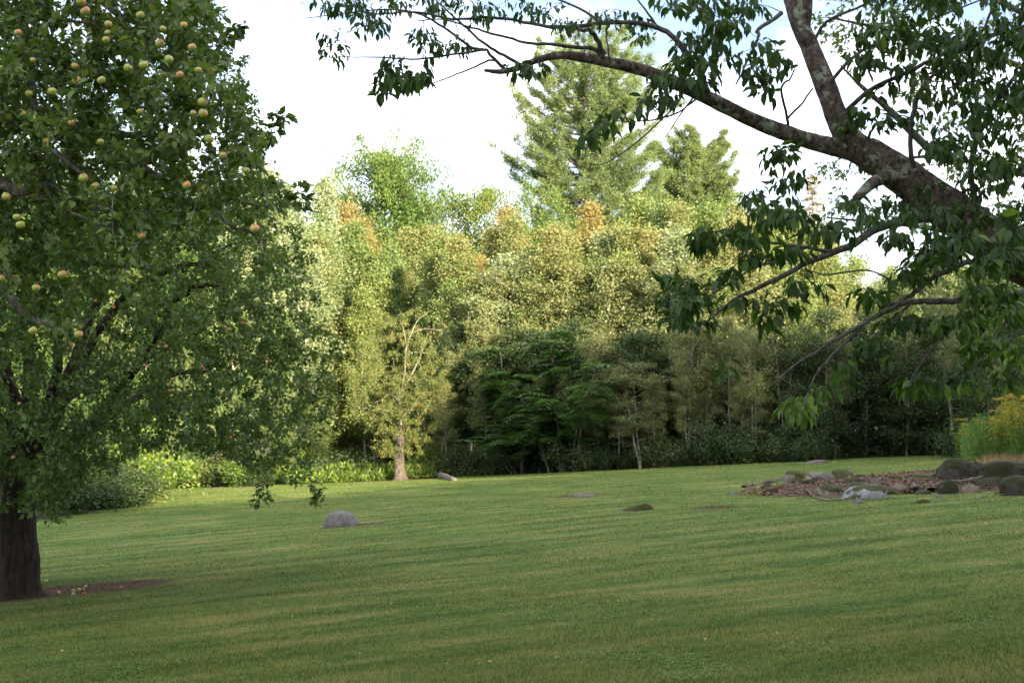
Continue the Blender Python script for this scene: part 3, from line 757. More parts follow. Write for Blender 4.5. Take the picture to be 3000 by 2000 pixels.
for (u, vt, lab) in [(690, 930, 'small sunlit tree filling the lit corner below the silvery poplars'), (735, 900, 'small sunlit birch between the poplars and the old apple tree'), (775, 920, 'low sunlit birch left of the thin reddish trunk'), (815, 905, 'low sunlit birch at the left flank of the old apple tree'),
                     (850, 880, 'leafy sunlit birch close behind the old apple tree, on its left'), (985, 930, 'bright low tree behind the right side of the old apple trunk'), (640, 960, 'small sunlit tree behind the hanging apple sprigs')]:
    b, H = top_to_H(u, vt, edge_u(u) + 4.0)
    plant('greenbirch', b, H, lab, 'small trees in the sunlit corner', 1.9)

# bushes along the wood's edge
frg2 = np.random.default_rng(5)
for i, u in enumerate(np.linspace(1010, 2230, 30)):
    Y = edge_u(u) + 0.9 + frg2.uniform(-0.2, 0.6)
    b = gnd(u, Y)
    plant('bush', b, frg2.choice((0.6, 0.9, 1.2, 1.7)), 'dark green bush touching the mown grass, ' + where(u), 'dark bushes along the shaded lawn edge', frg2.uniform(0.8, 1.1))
for i, u in enumerate(np.concatenate([np.linspace(362, 1005, 26), [940, 965, 985]])):
    Y = edge_u(u) + 2.6 + frg2.uniform(-0.3, 1.5)
    if i >= 26: Y += 1
    if 860 < u < 975: Y += 5
    b = gnd(u, Y)
    plant('brightbush' if i % 3 else 'bush', b, frg2.uniform(0.6, 1.9), ('sunlit yellow-green bush by the mown grass, ' if i % 3 else 'leafy green bush among the sunlit ones, ') + where(u), 'bushes in the sunlit lawn corner' if i % 3 else 'darker bushes in the sunlit corner', frg2.uniform(0.8, 1.2))
plant('bush', gnd(290, edge_u(290) + 0.9), 1.4, 'rounded dark green shrub at the left end of the sunlit strip', None, 1.2, 0)
for (u, Y, H, k, lab) in [(225, 49, 1.6, 'bush', 'dark bush left of the rounded shrub, under the apple boughs'), (165, 44, 1.7, 'bush', 'dark bush beside the fading grass nearest the apple trunk'), (110, 42, 2.2, 'thicket', 'low bushy tree just right of the apple trunk'),
                     (250, 53, 3.0, 'brightbush', 'sunlit shrub behind the rounded dark one'), (190, 54, 4.0, 'greenbirch', 'small sunlit birch above the dark bushes on the left'), (320, 57, 2.6, 'brightbush', 'yellow-green shrub where the sunlit strip begins'),
                     (60, 44, 3.2, 'thicket', 'bushy young tree partly hidden by the apple trunk'), (10, 42, 3.0, 'thicket', 'bushy young tree at the picture edge behind the apple trunk'), (140, 52, 4.4, 'maple', 'small maple lit by the sun right of the apple trunk')]:
    plant(k, gnd(u, edge_u(u) + max(0.8, (Y - 47) * 0.8)), H, lab, None, 1.3)
for (u, Y, H, wd, lab) in [(1195, edge_u(1195) + 0.6, 3.3, 1.5, 'sumac with layered bright fronds, leftmost and lowest of the three'), (1300, edge_u(1300) + 0.8, 4.6, 1.25, 'tallest sumac with layered bright green fronds in the middle of the shade'),
                           (1255, edge_u(1255) + 2.5, 5.6, 0.9, 'sumac with fresh green fronds standing behind the other two')]:
    plant('sumac', gnd(u, Y), H, lab, 'sumacs in the shaded thicket', wd)
plant('alder', gnd(1470, edge_u(1470) + 0.5), 4.4, 'low grey-green shrub with spreading boughs right of the sumac', None, 1.7, 1)
# ragged ground cover that fills the foot of the wood
def undergrowth():
    rg = np.random.default_rng(3); n = 60000
    u = rg.uniform(-0.42, 0.42, n); dep = rg.random(n) ** 1.3 * 9
    Y0 = edge_y(u, u * 0 + 1); Y = Y0 + 0.2 + dep; X = u * Y
    hmax = 0.25 + 0.9 * np.clip(0.5 + 0.7 * noise3(np.stack([X, Y, X * 0], -1), 0.8), 0.1, 1) * np.clip(dep, 0.3, 1.2)
    P_ = np.stack([X, Y, ground_np(X, Y) + rg.random(n) * hmax], -1)
    g = Geo(); L = rg.uniform(0.05, 0.12, n)
    leaves(g, P_, unit(rg.normal(0, 1, (n, 3)) + np.array((0, 0, 0.5))), unit(rg.normal(0, 0.6, (n, 3)) + np.array((0, -0.3, 0.8))), L * 1.2, L * 0.65, 'diamond', np.clip(0.5 + rg.normal(0, 0.22, n) - 0.0 * X, 0, 1))
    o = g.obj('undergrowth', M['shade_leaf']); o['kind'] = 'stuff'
    tag(o, 'low leafy ground cover at the foot of the wood', 'undergrowth')
    # yellow-green weeds of the sunlit corner
    n = 16000; u = rg.uniform(-0.26, -0.055, n); Y0 = edge_y(u, u * 0 + 1); Y = Y0 + 0.2 + rg.random(n) ** 1.6 * 5; X = u * Y
    P_ = np.stack([X, Y, ground_np(X, Y) + rg.random(n) * (0.15 + 0.7 * np.clip(Y - Y0, 0, 1) * (0.6 + 0.5 * noise3(np.stack([X, Y, X * 0], -1), 1.4)))], -1)
    g = Geo(); L = rg.uniform(0.08, 0.2, n)
    leaves(g, P_, unit(rg.normal(0, 0.6, (n, 3)) + np.array((0, 0, 1.0))), unit(rg.normal(0, 1, (n, 3))), L * 1.5, L * 0.4, 'diamond', rg.random(n))
    o = g.obj('weeds', M['bright_leaf']); o['kind'] = 'stuff'
    tag(o, 'sunlit yellow-green weeds along the far lawn corner', 'weeds')
undergrowth()

# ------------------------------------------------------------------ pines
def pine(name, label, u, Y, vtop, prof, seed, lean=0.0, nwh=30, base_v=560, needle=0.26, dens=1.0, lr=(0.5, 1.05), upm=1.0):
    """prof: list of (v, left reach, right reach) in picture pixels; branches are real limbs in all directions"""
    rg = np.random.default_rng(seed)
    b = gnd(u, Y); top = at(u + lean, vtop, Y); H = top[2] - b[2]
    root = thing(name, label, 'tree', tuple(float(c) for c in b))
    tg = Geo(); z = np.linspace(0, 1, 14)
    T = np.stack([(top[0] - b[0]) * z + 0.12 * np.sin(z * 5), 0.1 * np.sin(z * 4), H * z], -1)
    tube(tg, T, 0.36 * (1 - z * 0.93) * H / 26, 9, 0.5, 0.05, rg)
    tg.obj('trunk', M['old_bark'], root, True)
    bg = Geo(); ng = Geo()
    zb = at(u, base_v, Y)[2] - b[2]
    pv = np.array(prof, float)
    pz = np.array([at(u, v, Y)[2] - b[2] for v in pv[:, 0]])[::-1]
    pl = (pv[:, 1] * Y / FPX)[::-1]; pr = (pv[:, 2] * Y / FPX)[::-1]
    hs = zb + (H * 0.985 - zb) * np.linspace(0, 1, nwh) ** 0.92
    for h in hs:
        nb = int(rg.integers(5, 8)); a0 = rg.uniform(0, 2 * PI)
        for q in range(nb):
            a = a0 + q * 2 * PI / nb + rg.normal(0, 0.25)
            Lm = np.interp(h, pz, pr) if math.cos(a) > 0 else np.interp(h, pz, pl)
            L = Lm * rg.uniform(*lr) + 0.25
            if rg.random() < 0.1: L *= 0.5
            hh = h + rg.normal(0, 0.12)
            f = hh / H; p0 = np.array((np.interp(f, z, T[:, 0]), np.interp(f, z, T[:, 1]), min(hh, H * 0.99)))
            upk = 0.15 + 0.75 * upm * max(0, (hh - zb) / (H - zb)) ** 1.5
            s = np.linspace(0, 1, 7)[:, None]
            d = np.array((math.cos(a), math.sin(a), 0))
            pts = p0 + d * L * s + np.array((0, 0, 1)) * L * (upk * s - 0.18 * s * (1 - s) * 2 + 0.16 * s ** 3)
            tube(bg, pts, np.linspace(0.05, 0.010, 7) * (0.4 + L / 4), 4, cap=False)
            side = np.array((-math.sin(a), math.cos(a), 0))
            ntw = max(6, int(L * 5.0 * dens))
            for w in range(ntw):
                t = 0.25 + 0.78 * rg.random() ** 0.8
                ii = min(5.999, t * 6); j = int(ii); c0 = pts[j] + (pts[j + 1] - pts[j]) * (ii - j)
                tl = L * 0.30 * rg.uniform(0.3, 1) * (1.15 - t * 0.5)
                sg = rg.choice((-1, 1))
                td = unit(d * 0.8 + side * sg * rg.uniform(0.1, 1) + np.array((0, 0, rg.uniform(0.05, 0.6))))
                k = max(2, int(tl / 0.22)) + 1
                cc = c0 + td * tl * np.linspace(0.25, 1, k)[:, None]
                n = 26
                cp = np.repeat(cc, n, 0) + rg.normal(0, 0.11, (k * n, 3))
                nd = unit(rg.normal(0, 0.75, (k * n, 3)) + td * 0.9 + np.array((0, 0, 0.4)))
                leaves(ng, cp, nd, unit(rg.normal(0, 1, (k * n, 3))), needle * rg.uniform(0.7, 1.2, k * n), 0.036, 'diamond', np.clip(0.45 + rg.normal(0, 0.15, k * n) + 0.1 * (t - 0.5), 0, 1))
    bg.obj('branches', M['old_bark'], root)
    o = ng.obj('needles', M['needle'], root); o['kind'] = 'stuff'
    return root
pine('pine_tree', 'tall pine with plumed boughs towering above the birches', 1332, 90, 122,
     [(112, 22, 22), (140, 62, 72), (200, 95, 112), (260, 130, 160), (300, 145, 180), (330, 130, 185), (370, 130, 175), (410, 175, 170), (450, 185, 165), (500, 170, 160), (580, 120, 120)], 4, 16, 30, needle=0.19, dens=1.0, upm=0.9, lr=(0.6, 1.1))
pine('pine_tree', 'smaller rounded pine standing right of the tall one', 1603, 96, 342,
     [(342, 46, 46), (356, 70, 62), (395, 90, 76), (440, 98, 82), (500, 110, 90), (600, 70, 70)], 9, 0, 24, 580, needle=0.19, lr=(0.78, 1.02), upm=0.5, dens=1.3)
def spruce(u, Y, vtop):
    rg = np.random.default_rng(8); b = gnd(u, Y); H = at(u, vtop, Y)[2] - b[2]
    root = thing('spruce_tree', 'narrow brown-topped spruce beside the leaning trunk', 'tree', tuple(float(c) for c in b))
    tg = Geo(); tube(tg, [(0, 0, 0), (0.05, 0, H / 2), (0, 0, H)], [0.16, 0.09, 0.01], 6); tg.obj('trunk', M['old_bark'], root, True)
    ng = Geo(); bg = Geo()
    for h in np.linspace(H * 0.35, H * 0.99, 34):
        for q in range(6):
            a = rg.uniform(0, 2 * PI); L = (H - h) * 0.20 + 0.12 + rg.uniform(0, 0.25)
            d = np.array((math.cos(a), math.sin(a), 0.1)); pts = np.array((0, 0, h)) + d * L * np.linspace(0, 1, 4)[:, None] + np.array((0, 0, -0.15)) * np.array((0, .6, 1, .8))[:, None] * L
            tube(bg, pts, [0.02, 0.015, 0.01, 0.005], 3, cap=False)
            n = 26; t = rg.random(n); c = pts[0] + (pts[-1] - pts[0]) * t[:, None]
            leaves(ng, c + rg.normal(0, 0.05, (n, 3)), unit(rg.normal(0, 0.7, (n, 3)) + d), unit(rg.normal(0, 1, (n, 3))), 0.14, 0.05, 'diamond', rg.random(n))
    bg.obj('branches', M['old_bark'], root); o = ng.obj('needles', M['dry_needle'], root); o['kind'] = 'stuff'
spruce(1872, 72, 402)
# ------------------------------------------------------------------ near trees: limbs, twigs grown towards leaf places
class Skel:
    def __init__(s): s.P = []; s.R = []
    def add(s, pts, rad):
        s.P.append(np.asarray(pts, float)); s.R.append(np.broadcast_to(np.asarray(rad, float), (len(pts),)))
def grow_twigs(skel, targets, rg, geo, arch=0.12, rmax=0.02, r_end=0.0022, k=5, maxr=None, seg=4, lenr=0.012):
    """a twig to each target from the closest wood there is; returns twig polylines"""
    P0 = np.concatenate(skel.P); R0 = np.concatenate(skel.R)
    targets = np.asarray(targets, float)
    dd = np.array([np.min(np.sum((P0 - t) ** 2, 1)) for t in targets])
    order = np.argsort(dd)
    N = len(P0) + len(targets) * k
    PP = np.empty((N, 3)); RR = np.empty(N); PP[:len(P0)] = P0; RR[:len(P0)] = R0; n = len(P0)
    out = [None] * len(targets)
    for i in order:
        t = targets[i]
        d2 = np.sum((PP[:n] - t) ** 2, 1)
        j = int(np.argmin(d2)); a = PP[j]; L = math.sqrt(d2[j])
        mid = (a + t) / 2 + np.array((0, 0, arch * L)) + rg.normal(0, 0.07 * L, 3)
        s = np.linspace(0, 1, k + 1)[:, None]
        pts = a * (1 - s) ** 2 + 2 * mid * s * (1 - s) + t * s ** 2
        r0 = min(RR[j] * 0.7, r_end + lenr * L, rmax)
        rad = np.linspace(max(r0, r_end * 1.1), r_end, k + 1)
        tube(geo, pts, rad, seg, cap=False)
        PP[n:n + k] = pts[1:]; RR[n:n + k] = rad[1:]; n += k
        out[i] = pts
    return out

def single_leaves(root, pos, d, nrm, L, W, kind, mat, tints, off, count=300, name='leaf'):
    """the leaves that show largest become parts; returns a mask of the rest"""
    tv = pos - np.array((0, 0, CAMZ))
    depth = tv[:, 1]
    u = 1176 + tv[:, 0] / depth * FPX; v = 1000 - tv[:, 2] / depth * FPX
    size = L / depth
    ok = (u > 10) & (u < 2342) & (v > 8) & (v < 1560)
    score = np.where(ok, size, -1)
    # among the leaves that show large take those nearest the eye
    idx = np.argsort(-score)[:count]
    tm, tf = LEAF[kind]
    mes = []
    for t in (0.2, 0.45, 0.65, 0.9):
        g = Geo(); g.add(tm, tf, t); mes.append(g.data('leaf', mat))
    x, y, z = leaf_frames(d[idx], nrm[idx])
    for q, i in enumerate(idx):
        o = bpy.data.objects.new(name, mes[int(min(3, tints[i] * 4))])
        Mx = Matrix(((x[q][0] * W[i], y[q][0] * L[i], z[q][0] * L[i], pos[i][0] - off[0]), (x[q][1] * W[i], y[q][1] * L[i], z[q][1] * L[i], pos[i][1] - off[1]),
                     (x[q][2] * W[i], y[q][2] * L[i], z[q][2] * L[i], pos[i][2] - off[2]), (0, 0, 0, 1)))
        link(o, root); o.matrix_local = Mx
    m = np.ones(len(pos), bool); m[idx] = False
    return m

def cam_uv(p):
    dx, dy, dz = p[..., 0], p[..., 1], p[..., 2] - CAMZ
    c, s = math.cos(PITCH), math.sin(PITCH)
    dep = dy * c + dz * s
    return 1176 + dx / dep * FPX, 784 - (-dy * s + dz * c) / dep * FPX

def rosettes(twigs, rg, per, L0, W0, spots=(0.35, 1.0), n_sp=5, down=0.25, spread=0.02, petiole=0.02):
    """leaves standing round the outer part of each twig"""
    pos, d = [], []
    for tw in twigs:
        k = len(tw) - 1
        f = np.repeat(rg.uniform(spots[0], spots[1], n_sp), per)
        ii = np.minimum(f * k, k - 1e-3); j = ii.astype(int)
        p = tw[j] + (tw[j + 1] - tw[j]) * (ii - j)[:, None]
        ax = unit(tw[-1] - tw[-2])
        dd = unit(rg.normal(0, 0.8, (len(f), 3)) + ax * 0.7 + np.array((0, 0, -down)))
        pos.append(p + dd * petiole + rg.normal(0, spread, (len(f), 3))); d.append(dd)
    pos = np.concatenate(pos); d = np.concatenate(d); n = len(pos)
    L = L0 * rg.uniform(0.65, 1.25, n); W = L * W0 * rg.uniform(0.85, 1.15, n)
    nr = unit(rg.normal(0, 0.55, (n, 3)) + np.array((0, 0, 0.9)))
    return pos, d, nr, L, W

def apple_mesh(mat, r=0.036):
    g = Geo(); nu, nv = 16, 10; V = []
    for i in range(nv + 1):
        ph = PI * i / nv
        q = math.sin(ph) * (1 + 0.06 * math.cos(ph)); zz = math.cos(ph) * 0.90
        zz -= 0.22 * math.exp(-(math.sin(ph) / 0.28) ** 2) * (1 if math.cos(ph) > 0 else -0.8)
        for j in range(nu):
            a = 2 * PI * j / nu; V.append((q * math.cos(a) * r, q * math.sin(a) * r, zz * r))
    F = [(i * nu + j, (i + 1) * nu + j, (i + 1) * nu + (j + 1) % nu, i * nu + (j + 1) % nu) for i in range(nv) for j in range(nu)]
    g.add(V, np.array(F)); return g.data('apple', mat, True)
APPLE = {'big': apple_mesh(M['apple_big']), 'red': apple_mesh(M['apple_red'])}
_g = Geo(); tube(_g, [(0, 0, 0.022), (0.002, 0, 0.04), (0.006, 0.002, 0.058)], [0.0022, 0.0018, 0.0022], 5); STEM = _g.data('stalk', M['twig'])
_g = Geo(); tube(_g, [(0, 0, -0.0305), (0, 0, -0.026)], [0.006, 0.002], 6); CALYX = _g.data('calyx', M['apple_bark'])
def put_apple(root, off, p, kind, size, rg):
    o = link(bpy.data.objects.new('apple', APPLE[kind]), root)
    o.location = Vector([float(c) for c in (p - off)]); o.scale = (size,) * 3
    o.rotation_euler = (rg.uniform(0.1, 0.9), rg.uniform(-0.5, 0.5), rg.uniform(-0.8, 0.8))
    link(bpy.data.objects.new('stalk', STEM), o); link(bpy.data.objects.new('calyx', CALYX), o)

def in_poly(u, v, poly):
    inside = np.zeros(len(u), bool); j = len(poly) - 1
    for i in range(len(poly)):
        xi, yi = poly[i]; xj, yj = poly[j]
        c = ((yi > v) != (yj > v)) & (u < (xj - xi) * (v - yi) / (yj - yi + 1e-9) + xi)
        inside ^= c; j = i
    return inside

# ---- near apple tree: its trunk stands outside the picture, its boughs reach in from the left
def near_apple():
    rg = np.random.default_rng(101)
    bx, by = -4.6, 9.6; off = np.array((bx, by, gz(bx, by)))
    root = thing('apple_tree', 'apple tree whose boughs with big green-red apples reach in from the upper left corner', 'tree', tuple(off))
    sk = Skel()
    tr = np.array([(bx, by, off[2] - 0.05), (bx + 0.05, by, 0.9), (bx - 0.02, by + 0.05, 1.8), (bx + 0.1, by, 2.6), (bx + 0.1, by, 3.6), (bx - 0.1, by, 4.8)])
    ts = spline(tr, 4); g = Geo(); tube(g, ts, np.linspace(0.19, 0.06, len(ts)), 14, 0.5, 0.06, rg)
    g.obj('trunk', M['apple_bark'], root, True, off); sk.add(ts, np.linspace(0.17, 0.06, len(ts)))
    LIMBS = [  # (points (u, v, distance), start radius, end radius)
        ([(-330, 420, 9.6), (-180, 300, 9.6), (-50, 252, 9.6), (40, 272, 9.5), (105, 258, 9.4), (180, 302, 9.3), (250, 308, 9.3), (330, 312, 9.2), (410, 314, 9.2), (470, 308, 9.1)], 0.06, 0.010),
        ([(95, 262, 9.4), (103, 300, 9.2), (115, 325, 9.1), (150, 362, 9.0), (180, 386, 9.0), (203, 403, 8.9)], 0.022, 0.012),
        ([(-330, 560, 9.6), (-160, 430, 9.3), (-40, 412, 9.2), (50, 437, 9.1), (105, 428, 9.1), (160, 452, 9.2), (230, 476, 9.2), (285, 490, 9.3), (340, 478, 9.3)], 0.055, 0.010),
        ([(70, 442, 9.1), (140, 478, 9.0), (200, 503, 8.9), (262, 522, 8.9)], 0.018, 0.008),
        ([(180, 302, 9.3), (250, 345, 9.4), (320, 372, 9.4), (372, 408, 9.4), (430, 422, 9.3), (490, 438, 9.3), (540, 455, 9.2), (600, 468, 9.1), (650, 462, 9.0)], 0.026, 0.006),
        ([(476, 450, 9.3), (500, 486, 9.3), (535, 520, 9.3), (585, 535, 9.3), (612, 575, 9.3)], 0.016, 0.006),
        ([(-250, -60, 9.8), (60, -30, 9.6), (200, -15, 9.4), (240, 12, 9.3), (285, 45, 9.2), (350, 75, 9.2), (400, 120, 9.2)], 0.04, 0.008),
        ([(60, -30, 9.6), (110, 20, 9.3), (130, 40, 9.2), (170, 48, 9.1), (215, 55, 9.1)], 0.02, 0.008),
        ([(-150, 110, 9.7), (60, 130, 9.6), (200, 160, 9.5), (330, 178, 9.5), (375, 200, 9.4), (430, 226, 9.3), (490, 240, 9.3), (560, 300, 9.2), (630, 300, 9.1)], 0.035, 0.006),
        ([(400, 120, 9.2), (450, 170, 9.2), (490, 120, 9.1), (520, 90, 9.0)], 0.012, 0.004),
        ([(-330, 700, 9.4), (-120, 610, 9.2), (0, 657, 9.0), (21, 684, 8.9), (60, 727, 8.9), (105, 747, 8.8), (175, 770, 8.8)], 0.045, 0.008),
        ([(-250, 20, 10.2), (-60, -20, 10.2), (60, 70, 10), (72, 180, 9.8), (80, 260, 9.6)], 0.03, 0.02),
        ([(-120, 320, 9.8), (20, 480, 9.9), (100, 560, 9.9), (200, 600, 9.9), (300, 610, 9.8)], 0.03, 0.008)]
    for pts, r0, r1 in LIMBS:
        w = spline([at(*p) for p in pts], 5)
        w = w + np.cumsum(rg.normal(0, 0.004, w.shape), 0) * 0.5
        g = Geo(); tube(g, w, np.linspace(r0, r1, len(w)), 8, 0.5, 0.10, rg)
        g.obj('branch', M['twig'], root, True, off); sk.add(w, np.linspace(r0, r1, len(w)))
    poly = [(-340, -200), (400, -200), (455, -40), (500, 60), (520, 120), (560, 175), (585, 250), (620, 300), (600, 380), (640, 430), (640, 480), (590, 545), (520, 560), (420, 560), (330, 620), (230, 690), (150, 760), (0, 800), (-340, 820)]
    u = rg.uniform(-340, 720, 9000); v = rg.uniform(-200, 820, 9000)
    ok = in_poly(u, v, poly)
    # thinner towards the lower right where the second tree shows through
    pr = 1 - np.clip((u - 150) / 600, 0, 1) * np.clip((v - 100) / 500, 0, 1) * 1.1 - np.clip((v - 480) / 400, 0, 0.5)
    ok &= rg.random(len(u)) < np.clip(pr, 0.15, 1)
    u, v = u[ok][:2000], v[ok][:2000]
    Yd = 9.35 + rg.normal(0, 0.62, len(u))
    tg = [at(a, b, c) for a, b, c in zip(u, v, Yd)]
    for (a, b, c) in [(535, 62, 9.0), (520, 85, 9.0), (548, 70, 9.0), (640, 268, 9.0), (655, 268, 9.1), (630, 290, 9.0), (622, 315, 9.1), (690, 430, 9.0), (706, 452, 9.0), (690, 470, 9.0), (665, 448, 9.0), (640, 430, 9.1), (600, 640, 9.3), (598, 600, 9.3), (575, 520, 9.3)]:
        tg.append(at(a, b, c))
    tw = Geo(); tws = grow_twigs(sk, tg, rg, tw, 0.1, 0.009, 0.0020)
    tw.obj('twigs', M['twig'], root, True, off)['kind'] = 'stuff'
    pos, d, nr, L, W = rosettes(tws, rg, 4, 0.060, 0.62, (0.3, 1.0), 4, 0.2, 0.012, 0.022)
    ti = np.clip(0.52 + rg.normal(0, 0.2, len(pos)), 0, 1)
    m = single_leaves(root, pos, d, nr, L, W, 'oval', M['apple_leaf'], ti, off)
    g = Geo(); leaves(g, pos[m], d[m], nr[m], L[m], W[m], 'oval', ti[m])
    g.obj('foliage', M['apple_leaf'], root, True, off)['kind'] = 'stuff'
    Z1 = [(530, 10), (560, 75), (710, 160), (705, 215), (695, 262), (920, 100), (1070, 190), (1205, 165), (1050, 288), (1260, 312), (1108, 390), (840, 447), (942, 427), (1178, 492), (665, 527), (505, 530), (342, 600), (918, 733), (1328, 672), (1332, 745), (1268, 742), (222, 785), (470, 805), (165, 748), (1372, 913), (118, 215), (5, 455), (40, 1290), (625, 1225), (748, 1235), (548, 1168), (110, 1425), (135, 1475), (300, 925), (1670, 1500), (1460, 1020), (1615, 1120), (1225, 1215), (660, 930), (930, 1550), (490, 435), (215, 395), (190, 615), (1300, 462), (410, 1800), (236, 1888), (5, 1830), (515, 2193), (215, 2168)]
    SM = {5: 1, 1: 1}
    for i, (a, b) in enumerate(Z1):
        s = 0.72 if i not in (2, 3, 4, 6, 20, 23, 33, 38, 40, 41, 42, 43) else 0.58
        put_apple(root, off, at(a * 0.35, b * 0.35, 8.05 + rg.uniform(-0.3, 0.35)), 'big', s * rg.uniform(0.8, 1.12), rg)
near_apple()

# ---- second apple tree: trunk in view, small red apples, crown hanging almost to the grass
def mid_apple():
    rg = np.random.default_rng(202)
    b = on_ground(42, 1372); off = b.copy()
    root = thing('apple_tree', 'old apple tree with thick dark trunk and small red apples, crown hanging to the grass', 'tree', tuple(float(c) for c in off))
    x0, y0, z0 = b
    sk = Skel()
    tr = np.array([(0.02, 0, -0.08), (0, 0, 0.12), (0.0, 0.0, 0.5), (-0.05, 0.05, 1.0), (0.03, 0.0, 1.7), (0.0, 0, 2.3)]) + b
    ts = spline(tr, 12); rad = np.interp(np.linspace(0, 1, len(ts)), [0, 0.06, 0.14, 0.3, 1], [0.42, 0.33, 0.272, 0.245, 0.17])
    g = Geo(); tube(g, ts, rad, 40, 0.5, 0.0, rg, True, 0.05)
    g.obj('trunk', M['apple_bark'], root, True, off); sk.add(ts, rad * 0.8)
    def Rz(z): return np.interp(z, [0.9, 1.4, 2, 3, 4, 5, 6, 7, 8, 9, 9.8], [2.9, 3.5, 3.7, 3.72, 3.42, 3.1, 2.9, 2.6, 2.1, 1.3, 0.3])
    for q in range(13):
        a = q * 2 * PI / 13 * 5 + rg.normal(0, 0.2); zt = rg.uniform(2.2, 7.4); rr = Rz(zt) * 0.8
        s0 = ts[int(rg.integers(len(ts) // 2, len(ts)))]
        end = np.array((x0 + math.cos(a) * rr, y0 + math.sin(a) * rr, z0 + zt))
        mid = s0 * 0.55 + end * 0.45 + np.array((0, 0, 0.6)) + rg.normal(0, 0.2, 3)
        w = spline([s0, mid, s0 * 0.2 + end * 0.8 + np.array((0, 0, 0.35)), end], 6); w[1:] += rg.normal(0, 0.02, w[1:].shape)
        g = Geo(); r_ = np.linspace(0.07, 0.012, len(w)); tube(g, w, r_, 9, 0.5, 0.08, rg)
        g.obj('branch', M['apple_bark'], root, True, off); sk.add(w, r_)
    n = 18000
    z = 0.85 + 8.9 * rg.random(n) ** 1.35; a = rg.uniform(0, 2 * PI, n); f = rg.random(n) ** 0.42
    lump = 1 + 0.10 * noise3(np.stack([np.cos(a) * 3, np.sin(a) * 3, z], -1), 0.9, 2)
    rr = Rz(z) * f * lump
    tgt = np.stack([x0 + np.cos(a) * rr, y0 + np.sin(a) * rr, z0 + z], -1)
    keep = rg.random(n) < (Rz(z) / 3.95) * np.clip(0.65 + z * 0.2, 0, 1) * np.clip(0.8 + 0.9 * noise3(tgt, 1.5, 5), 0.25, 1)
    uu, vv = cam_uv(tgt)
    keep &= ~((vv > np.interp(uu, [-300, 150, 200, 340, 520, 600, 760], [1180, 1180, 1110, 1030, 1045, 1085, 1125])) )
    keep &= (f > 0.3)
    keep &= rg.random(n) < np.where((np.sin(a) > 0.3), 0.5, 1.0)
    tgt = tgt[keep][:4300]
    aa = rg.uniform(-PI, 0, 1300); zz = rg.uniform(1.2, 5.6, 1300); ff = rg.uniform(0.45, 0.97, 1300) * Rz(zz)
    front = np.stack([x0 + np.cos(aa) * ff, y0 + np.sin(aa) * ff, z0 + zz], -1); _, vf = cam_uv(front)
    tgt = np.vstack([tgt, front[(vf < 1150) & (vf < np.interp(_, [150, 340, 600], [1150, 1025, 1070]))]])
    extra = [at(u, v, Y) for (u, v, Y) in [(600, 1130, 15.2), (612, 1145, 15.2), (590, 1150, 15.2), (725, 1120, 15), (738, 1138, 15), (722, 1150, 15), (700, 1090, 15), (620, 1100, 15.2), (160, 1185, 14.5), (120, 1190, 14.5), (60, 1180, 14.2), (740, 900, 15), (745, 800, 15), (735, 720, 15), (715, 640, 15.2)]]
    tgt = np.vstack([tgt, extra])
    tw = Geo(); tws = grow_twigs(sk, tgt, rg, tw, 0.12, 0.014, 0.0022, lenr=0.010)
    tw.obj('twigs', M['twig'], root, True, off)['kind'] = 'stuff'
    pos, d, nr, L, W = rosettes(tws, rg, 5, 0.068, 0.60, (0.25, 1.0), 5, 0.15, 0.03, 0.02)
    ti = np.clip(0.34 + rg.normal(0, 0.17, len(pos)), 0, 1)
    m = single_leaves(root, pos, d, nr, L, W, 'oval', M['apple_leaf'], ti, off)
    g = Geo(); leaves(g, pos[m], d[m], nr[m], L[m], W[m], 'kite', ti[m])
    g.obj('foliage', M['apple_leaf'], root, False, off)['kind'] = 'stuff'
    Z = [(1825, 320), (1588, 550), (1480, 580), (415, 675), (1135, 920), (1115, 995), (1450, 1010), (1290, 812), (1262, 815), (1325, 840), (950, 830), (1038, 850), (1515, 1300), (1915, 1318), (85, 1433), (250, 1218), (968, 85), (630, 405), (745, 448), (1440, 680), (1775, 803), (1090, 705), (1040, 707), (1765, 520), (125, 1080), (195, -305), (120, -358), (575, -1218), (1160, -1240), (350, -1430)]
    for (u_, v_) in [q for i_, q in enumerate(Z) if i_ % 4 != 3]:
        u, v = u_ * 0.35, 548.8 + v_ * 0.35
        # just outside the leaves that face the camera
        a = at(u, v, 15.0); dx = a[0] - x0; zz = np.clip(a[2] - z0, 1, 8)
        rr = Rz(zz); dy = math.sqrt(max(0.3, rr ** 2 - dx ** 2))
        put_apple(root, off, at(u, v, y0 - dy * 0.98 - 0.15), 'red', rg.uniform(0.40, 0.55), rg)
mid_apple()

